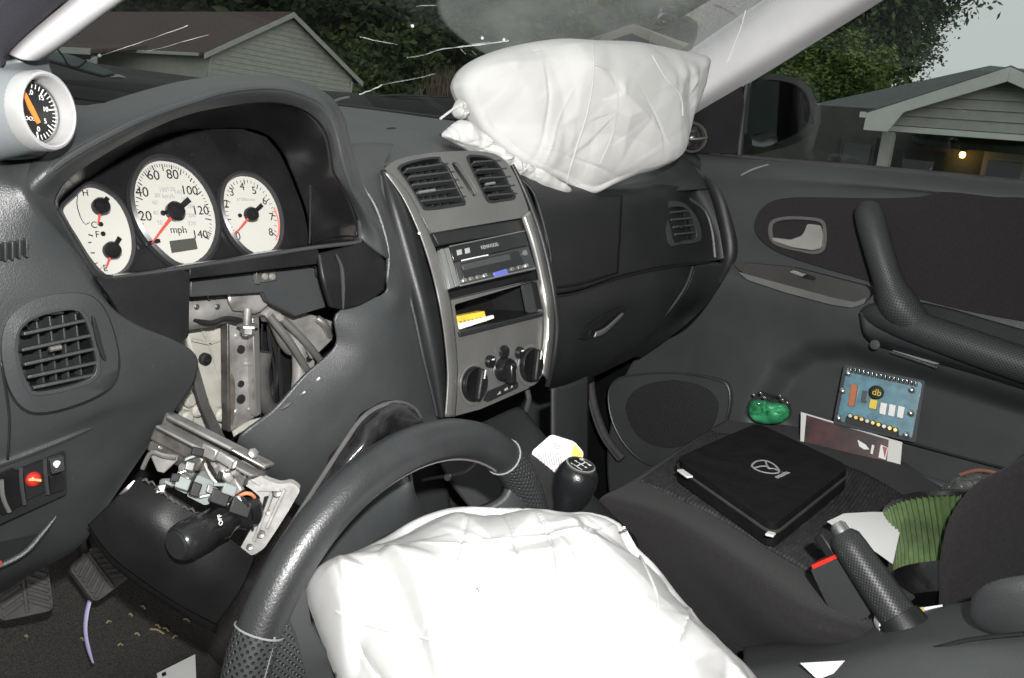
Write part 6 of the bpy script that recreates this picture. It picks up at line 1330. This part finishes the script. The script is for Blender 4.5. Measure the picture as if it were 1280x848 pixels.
for x, y, a in ((856, 594, .5), (963, 670, 1.3)):
    p = P(x, y, Z=.388); d = (P(x+14, y+10, Z=.388)-p).normalized() if a < 1 else (P(x+8, y-8, Z=.388)-p).normalized()
    box('zip_pull', p+up_n*.002, (.028 if a < 1 else .012, .010, .003), WHT, t, ax=(d, up_n.cross(d), up_n), bevel=.001)
# crossover circuit board standing in the door pocket
t = thing('circuit_board', 'blue circuit board with coil, capacitors and terminal strip propped in the passenger door pocket', 'circuit board')
bp0 = P(1098, 503, X=.652); bn = V((-.97, -.1, .2)).normalized()
def BP(pts, h=0): return [P(a, b, pl=(bp0+bn*h, bn)) for a, b in pts]
PCB = mat('blue_board', (.07, .2, .26), .35, var=.25, vscale=60, coat=.4)
CLR = glassmat('clear_plastic', (.97, .98, .98), .03)
plate('board', BP(rpoly([(1059, 459), (1152, 478), (1140, 548), (1046, 526)], 3)), .003, PCB, t, bevel=.0005)
plate('clear_tray', BP(rpoly([(1055, 455), (1157, 476), (1145, 554), (1041, 530)], 5), -.004), .004, mat('smoke_plastic', (.03, .035, .04), .15, coat=.6), t, bevel=.001)
for i in range(16): box('terminal_pin', BP([(1064+i*5.4, 463+i*1.15)], .004)[0], (.0035, .010, .009), SILB, t, ax=((.2, 1, -.2), (-1, .1, .2), (0, .2, 1)), bevel=.0006)
plate('brown_coil', BP(rpoly([(1064, 480), (1072, 482), (1067, 508), (1060, 507)], 1), .010), .010, mat('coil_copper', (.32, .1, .04), .4, metal=.5), t, bevel=.0015)
plate('small_resistor', BP(rpoly([(1078, 488), (1084, 489), (1082, 504), (1076, 503)], 1), .006), .006, mat('resistor_blue', (.02, .03, .05), .4), t, bevel=.001)
lathe('round_sticker', [(.0115, 0), (.0115, .012), (.010, .013), (0, .013)], BP([(1096, 491)])[0], bn, BLK, t, n=28)
YEL = mat('label_yellow', (.75, .55, .05), .5)
sfr = frame(BP([(1096, 491)], .0134)[0], BP([(1106, 493)])[0]-BP([(1086, 489)])[0], V((0, 0, 1)))
if sfr[3].dot(bn) < 0: sfr = (sfr[0], -sfr[1], sfr[2], -sfr[3])
text('sticker_print', 'db', sfr, 0, 0, .015, YEL, t, h=.0004)
plate('yellow_capacitor', BP(rpoly([(1088, 499), (1097, 501), (1095, 512), (1086, 510)], 1), .010), .010, YEL, t, bevel=.001)
for x in (1105, 1116, 1127): plate('white_resistor', BP(rpoly([(x-4, 503+(x-1105)*.2), (x+4, 505+(x-1105)*.2), (x+1.5, 519+(x-1105)*.2), (x-6, 517+(x-1105)*.2)], 1), .008), .008, WHT, t, bevel=.001)
BRS = mat('brass', (.7, .5, .2), .3, metal=.9)
for i in range(9):
    x, y = 1064+i*7, 520+i*2.2; lathe('terminal_screw', [(.0045, 0), (.0045, .007), (.003, .009), (0, .009)], BP([(x, y)], .002)[0], bn, BRS if i % 3 else SILB, t, n=12)
plate('terminal_block', BP([(1058, 520), (1124, 538), (1122, 546), (1056, 528)], .004), .004, BLK, t, bevel=.001)
for x, y in ((1061, 467), (1054, 489), (1049, 523), (1140, 488), (1139, 517), (1133, 544)): lathe('corner_stud', [(.006, 0), (.005, .008), (.002, .010), (0, .010)], BP([(x, y)])[0], bn, SILB, t, n=14)
# booklet
t = thing('booklet', 'thin dark red leaflet with white emblem and pale edge tucked in the door pocket', 'leaflet')
k0 = P(1065, 548, X=.646); kn = V((-.95, -.1, .3)).normalized()
def KP(pts, h=0): return [P(a, b, pl=(k0+kn*h, kn)) for a, b in pts]
plate('cover', KP([(1001, 515), (1128, 553), (1124, 600), (1000, 560)]), .003, mat('leaflet_white', (.6, .6, .58), .4), t, bevel=.0005)
plate('front_page', KP([(1008, 519), (1111, 550), (1107, 596), (1004, 563)], .0006), .0008, mat('leaflet_dark_red', (.07, .012, .014), .3, col2=(.014, .008, .01), vscale=30), t, bevel=0)
multi('printed_emblem', [KP([(1072, 550), (1082, 556), (1087, 562), (1080, 562), (1074, 558)], .0014), KP([(1090, 556), (1093, 557), (1091, 568), (1088, 567)], .0014), KP([(1101, 556), (1110, 560), (1107, 575), (1098, 572)], .0014)], WHT, t)
multi('printed_triangle', [KP([(1103, 558), (1109, 560), (1106, 573)], .0022)], mat('print_red', (.35, .05, .03), .4), t)
# green sweets in clear wrap
t = thing('green_packet', 'crinkled clear bag with green contents stuffed in the door pocket', 'packet')
g0 = PL([(936, 518), (937, 505), (946, 500), (962, 502), (975, 504), (984, 508), (986, 521), (970, 530), (945, 528)], X=.655)
pillow('contents', g0, V((-1, -.2, .2)), mat('green_plastic', (.05, .36, .15), .3, coat=.6, var=.2, vscale=80), t, bulge=.018, back=.01, ncrease=14, amp=.004, nr=16, na=60, seed=3)
pillow('wrapper', PL([(934, 520), (935, 504), (942, 495), (951, 489), (962, 492), (974, 494), (984, 499), (989, 510), (986, 523), (960, 530)], X=.655), V((-1, -.2, .2)), CLR, t, bulge=.022, back=.012, ncrease=30, amp=.006, nr=20, na=80, seed=6)
for x, y in ((942, 494), (951, 492), (955, 497), (975, 495), (978, 500), (984, 504), (948, 505)): box('wrap_glint', P(x, y, X=.632), (.003, .006, .0035), SILB, t, ax=(V((1, .3, .2)), V((-.3, 1, .5)), V((0, -.5, 1))), bevel=.0005)  # silver flecks put in as painted glints on the clear wrap
# air filter on the seat
t = thing('air_filter', 'round pleated green air filter with black rubber rims wedged against the seat back', 'filter')
fc = P(1184, 682, X=.27); fa = (V((0, 0, 1))+V((sin(YAW), cos(YAW), 0))*.85).normalized(); FR_ = .066; HH = .082
GRN = mat('filter_green', (.085, .135, .05), .8, var=.35, vscale=30, bump=.5, bscale=300)
e1 = fa.cross(V((0, 1, 0))).normalized(); e2 = fa.cross(e1); N = 120
loops = [[fc + fa*h_ + (e1*cos(2*pi*k/N)+e2*sin(2*pi*k/N))*(rr if k % 2 else rr-.009) for k in range(N)] for h_, rr in ((-HH/2, FR_), (-HH/6, FR_-.002), (HH/6, FR_-.001), (HH/2, FR_+.003))]
o = loft('pleats', loops, GRN, t, smooth=False)
lathe('top_rim', [(FR_-.02, 0), (FR_+.002, -.001), (FR_+.004, .003), (FR_+.001, .007), (FR_-.02, .008), (FR_-.03, .004)], fc+fa*HH/2, fa, PLB, t, n=48)
lathe('bottom_rim', [(FR_-.02, 0), (FR_+.004, .002), (FR_+.010, -.012), (FR_+.008, -.034), (0, -.036)], fc-fa*HH/2, fa, PLB, t, n=48)
# sheet of white paper under the filter
t = plate('paper_sheet', [P(1034, 652, Z=.40), P(1055, 642, Z=.40), P(1090, 640, Z=.40), P(1132, 641, Z=.41), P(1124, 668, Z=.40), P(1116, 705, Z=.385), P(1095, 690, Z=.385), P(1060, 668, Z=.39)], .0006, mat('paper_white', (.72, .72, .71), .7, var=.03), None, bevel=0)
tag(t, 'blank white paper sheet lying between hand brake grip and green filter', 'paper')
t = plate('paper_scrap', [P(1000, 829, X=-.095), P(1056, 826, X=-.092), P(1042, 842, X=-.098), P(1022, 850, X=-.10)], .0006, MATS['paper_white'], None, bevel=0); tag(t, 'torn white paper scrap on the console in front of the hand brake', 'paper')
t = thing('printed_card', 'small card with yellow edge behind the hand brake collar', 'card')
plate('card_face', [P(1152, 760, X=.04), P(1178, 756, X=.05), P(1181, 772, X=.05), P(1160, 776, X=.04)], .001, MATS['paper_white'], t, bevel=0)
plate('yellow_edge', [P(1149, 760, X=.036), P(1153, 759.5, X=.036), P(1163, 776, X=.036), P(1158, 777, X=.036)], .0015, mat('card_yellow', (.6, .45, .15), .6), t, bevel=0)
t = lathe('paper_roll', [(.0, 0), (.014, 0), (.0145, .003), (.014, .02), (0, .02)], P(1110, 777, X=.02), V((-.9, -.5, .2)), MATS['paper_white'], None, n=28); tag(t, 'round white paper roll end beside the hand brake collar', 'roll')
# grey cap with an orange brim at the back of the seat
t = thing('bundled_bag', 'crumpled grey glossy bag with orange edge behind the green filter', 'bag')
pillow('bag_body', PL([(1168, 632), (1176, 612), (1196, 596), (1220, 590), (1246, 594), (1262, 606), (1250, 640), (1200, 650)], X=.5), V((-.8, -.4, .5)), mat('grey_vinyl', (.09, .095, .09), .3, var=.3, vscale=25, coat=.3), t, bulge=.03, back=.03, ncrease=30, amp=.007, seed=9, nr=24, na=90)
tube('orange_edge', PL([(1200, 594), (1222, 588), (1246, 592), (1260, 604)], X=.485), .0028, mat('orange_trim', (.2, .085, .055), .7), t, 8, 14)
# label sheet behind the gear lever
t = thing('printed_leaflet', 'white printed leaflet with pink and yellow corner standing behind the gear lever', 'leaflet')
l0 = P(700, 590, X=.05); ln = V((-.7, -.55, .35)).normalized()
def LP(pts, h=0): return [P(a, b, pl=(l0+ln*h, ln)) for a, b in pts]
lm = mat('leaflet_paper', (.66, .62, .64), .6, var=.04)
plate('sheet', LP(rpoly([(664, 565), (689, 543), (718, 552), (730, 566), (722, 600), (704, 640), (676, 640)], 5)), .0008, lm, t, bevel=0)
plate('yellow_corner', LP(rpoly([(717, 556), (722, 558), (729, 568), (727, 576), (714, 570)], 2), .0008), .0006, mat('leaflet_yellow', (.8, .6, .1), .6), t, bevel=0)
plate('pink_corner', LP(rpoly([(672, 559), (689, 545), (700, 549), (690, 553)], 3), .0008), .0006, mat('leaflet_pink', (.75, .5, .6), .6), t, bevel=0)
multi('fine_print', [LP([(x, y), (x+1.1, y+.2), (x+4.3, y+16), (x+3.2, y+16)], .001) for x in range(672, 702, 3) for y in (566, 586, 606) if x+y*.1 < 760], mat('print_grey', (.35, .35, .37), .7), t, .0002)
multi('heading', [LP([(x, y), (x+9, y+2), (x+9.5, y+3.3), (x+.5, y+1.3)], .001) for x, y in ((690, 553), (692, 556), (691, 559))], MATS['print_grey'], t, .0002)
# battery box in the pocket under the radio
t = thing('yellow_packet', 'small yellow packet with white flap in the tray below the radio', 'packet')
plate('packet', SB([(570, 396), (606, 389), (609, 402), (572, 410)], -.004), .012, mat('packet_yellow', (.75, .52, .06), .5, var=.15, vscale=60), t, bevel=.001)
plate('white_flap', SB([(572, 405), (617, 394), (618, 398), (575, 412)], -.002), .004, WHT, t, bevel=.0005)
multi('packet_print', [SB([(574+i*5, 402-i), (577+i*5, 401.3-i), (577.4+i*5, 403-i), (574.4+i*5, 403.8-i)], -.0035) for i in range(6)], mat('print_brown', (.3, .18, .02), .6), t, .0003)
# things on the driver's floor
LAV = mat('lavender_plastic', (.45, .43, .68), .45)
t = tube('lavender_strap', PL([(112, 752), (108, 770), (107, 790), (111, 812), (116, 828)], Y=.50), [.004, .0045, .0045, .005, .003], LAV, None, 8, 20, flat=.4); tag(t, 'lavender plastic strap hanging down between the pedals', 'strap')
t = plate('white_card', [P(196, 842, Z=.035), P(244, 818, Z=.035), P(246, 870, Z=.035), P(200, 870, Z=.035)], .001, MATS['paper_white'], None, bevel=0); tag(t, 'white card on the carpet below the column shroud', 'card')
mk = multi('card_mark', [[P(x, y, Z=.0362) for x, y in ((202, 842), (207, 840), (208, 844), (203, 846))]], BLK, t)
def onc(px, py):
    ok_, loc, nn, _ = CPT.ray_cast(CP, ray(px, py).normalized()); return (loc+nn*.004*(1 if nn.dot(CP-loc) > 0 else -1)) if ok_ else P(px, py, Z=.05)
STRW = mat('straw', (.25, .2, .11), .8)
bpy.context.view_layer.update()
for i, (x, y, dx, dy) in enumerate(((186, 788, 18, 6), (193, 783, 6, 4), (202, 787, 8, 4), (146, 809, 6, -1), (132, 781, 6, -2), (167, 794, 6, 2), (228, 776, 8, 3), (160, 770, 4, 2), (100, 800, 4, 3), (30, 797, 3, 1), (175, 760, 5, 3), (215, 800, 6, -3))):
    o = tube('straw_bit', [onc(x, y), onc(x+dx*.5, y+dy*.5)+V((0, 0, .003)), onc(x+dx, y+dy)], .0014, STRW, None, 5); tag(o, 'short bit of dry straw on the driver carpet', 'straw', 'straw bits on the carpet')
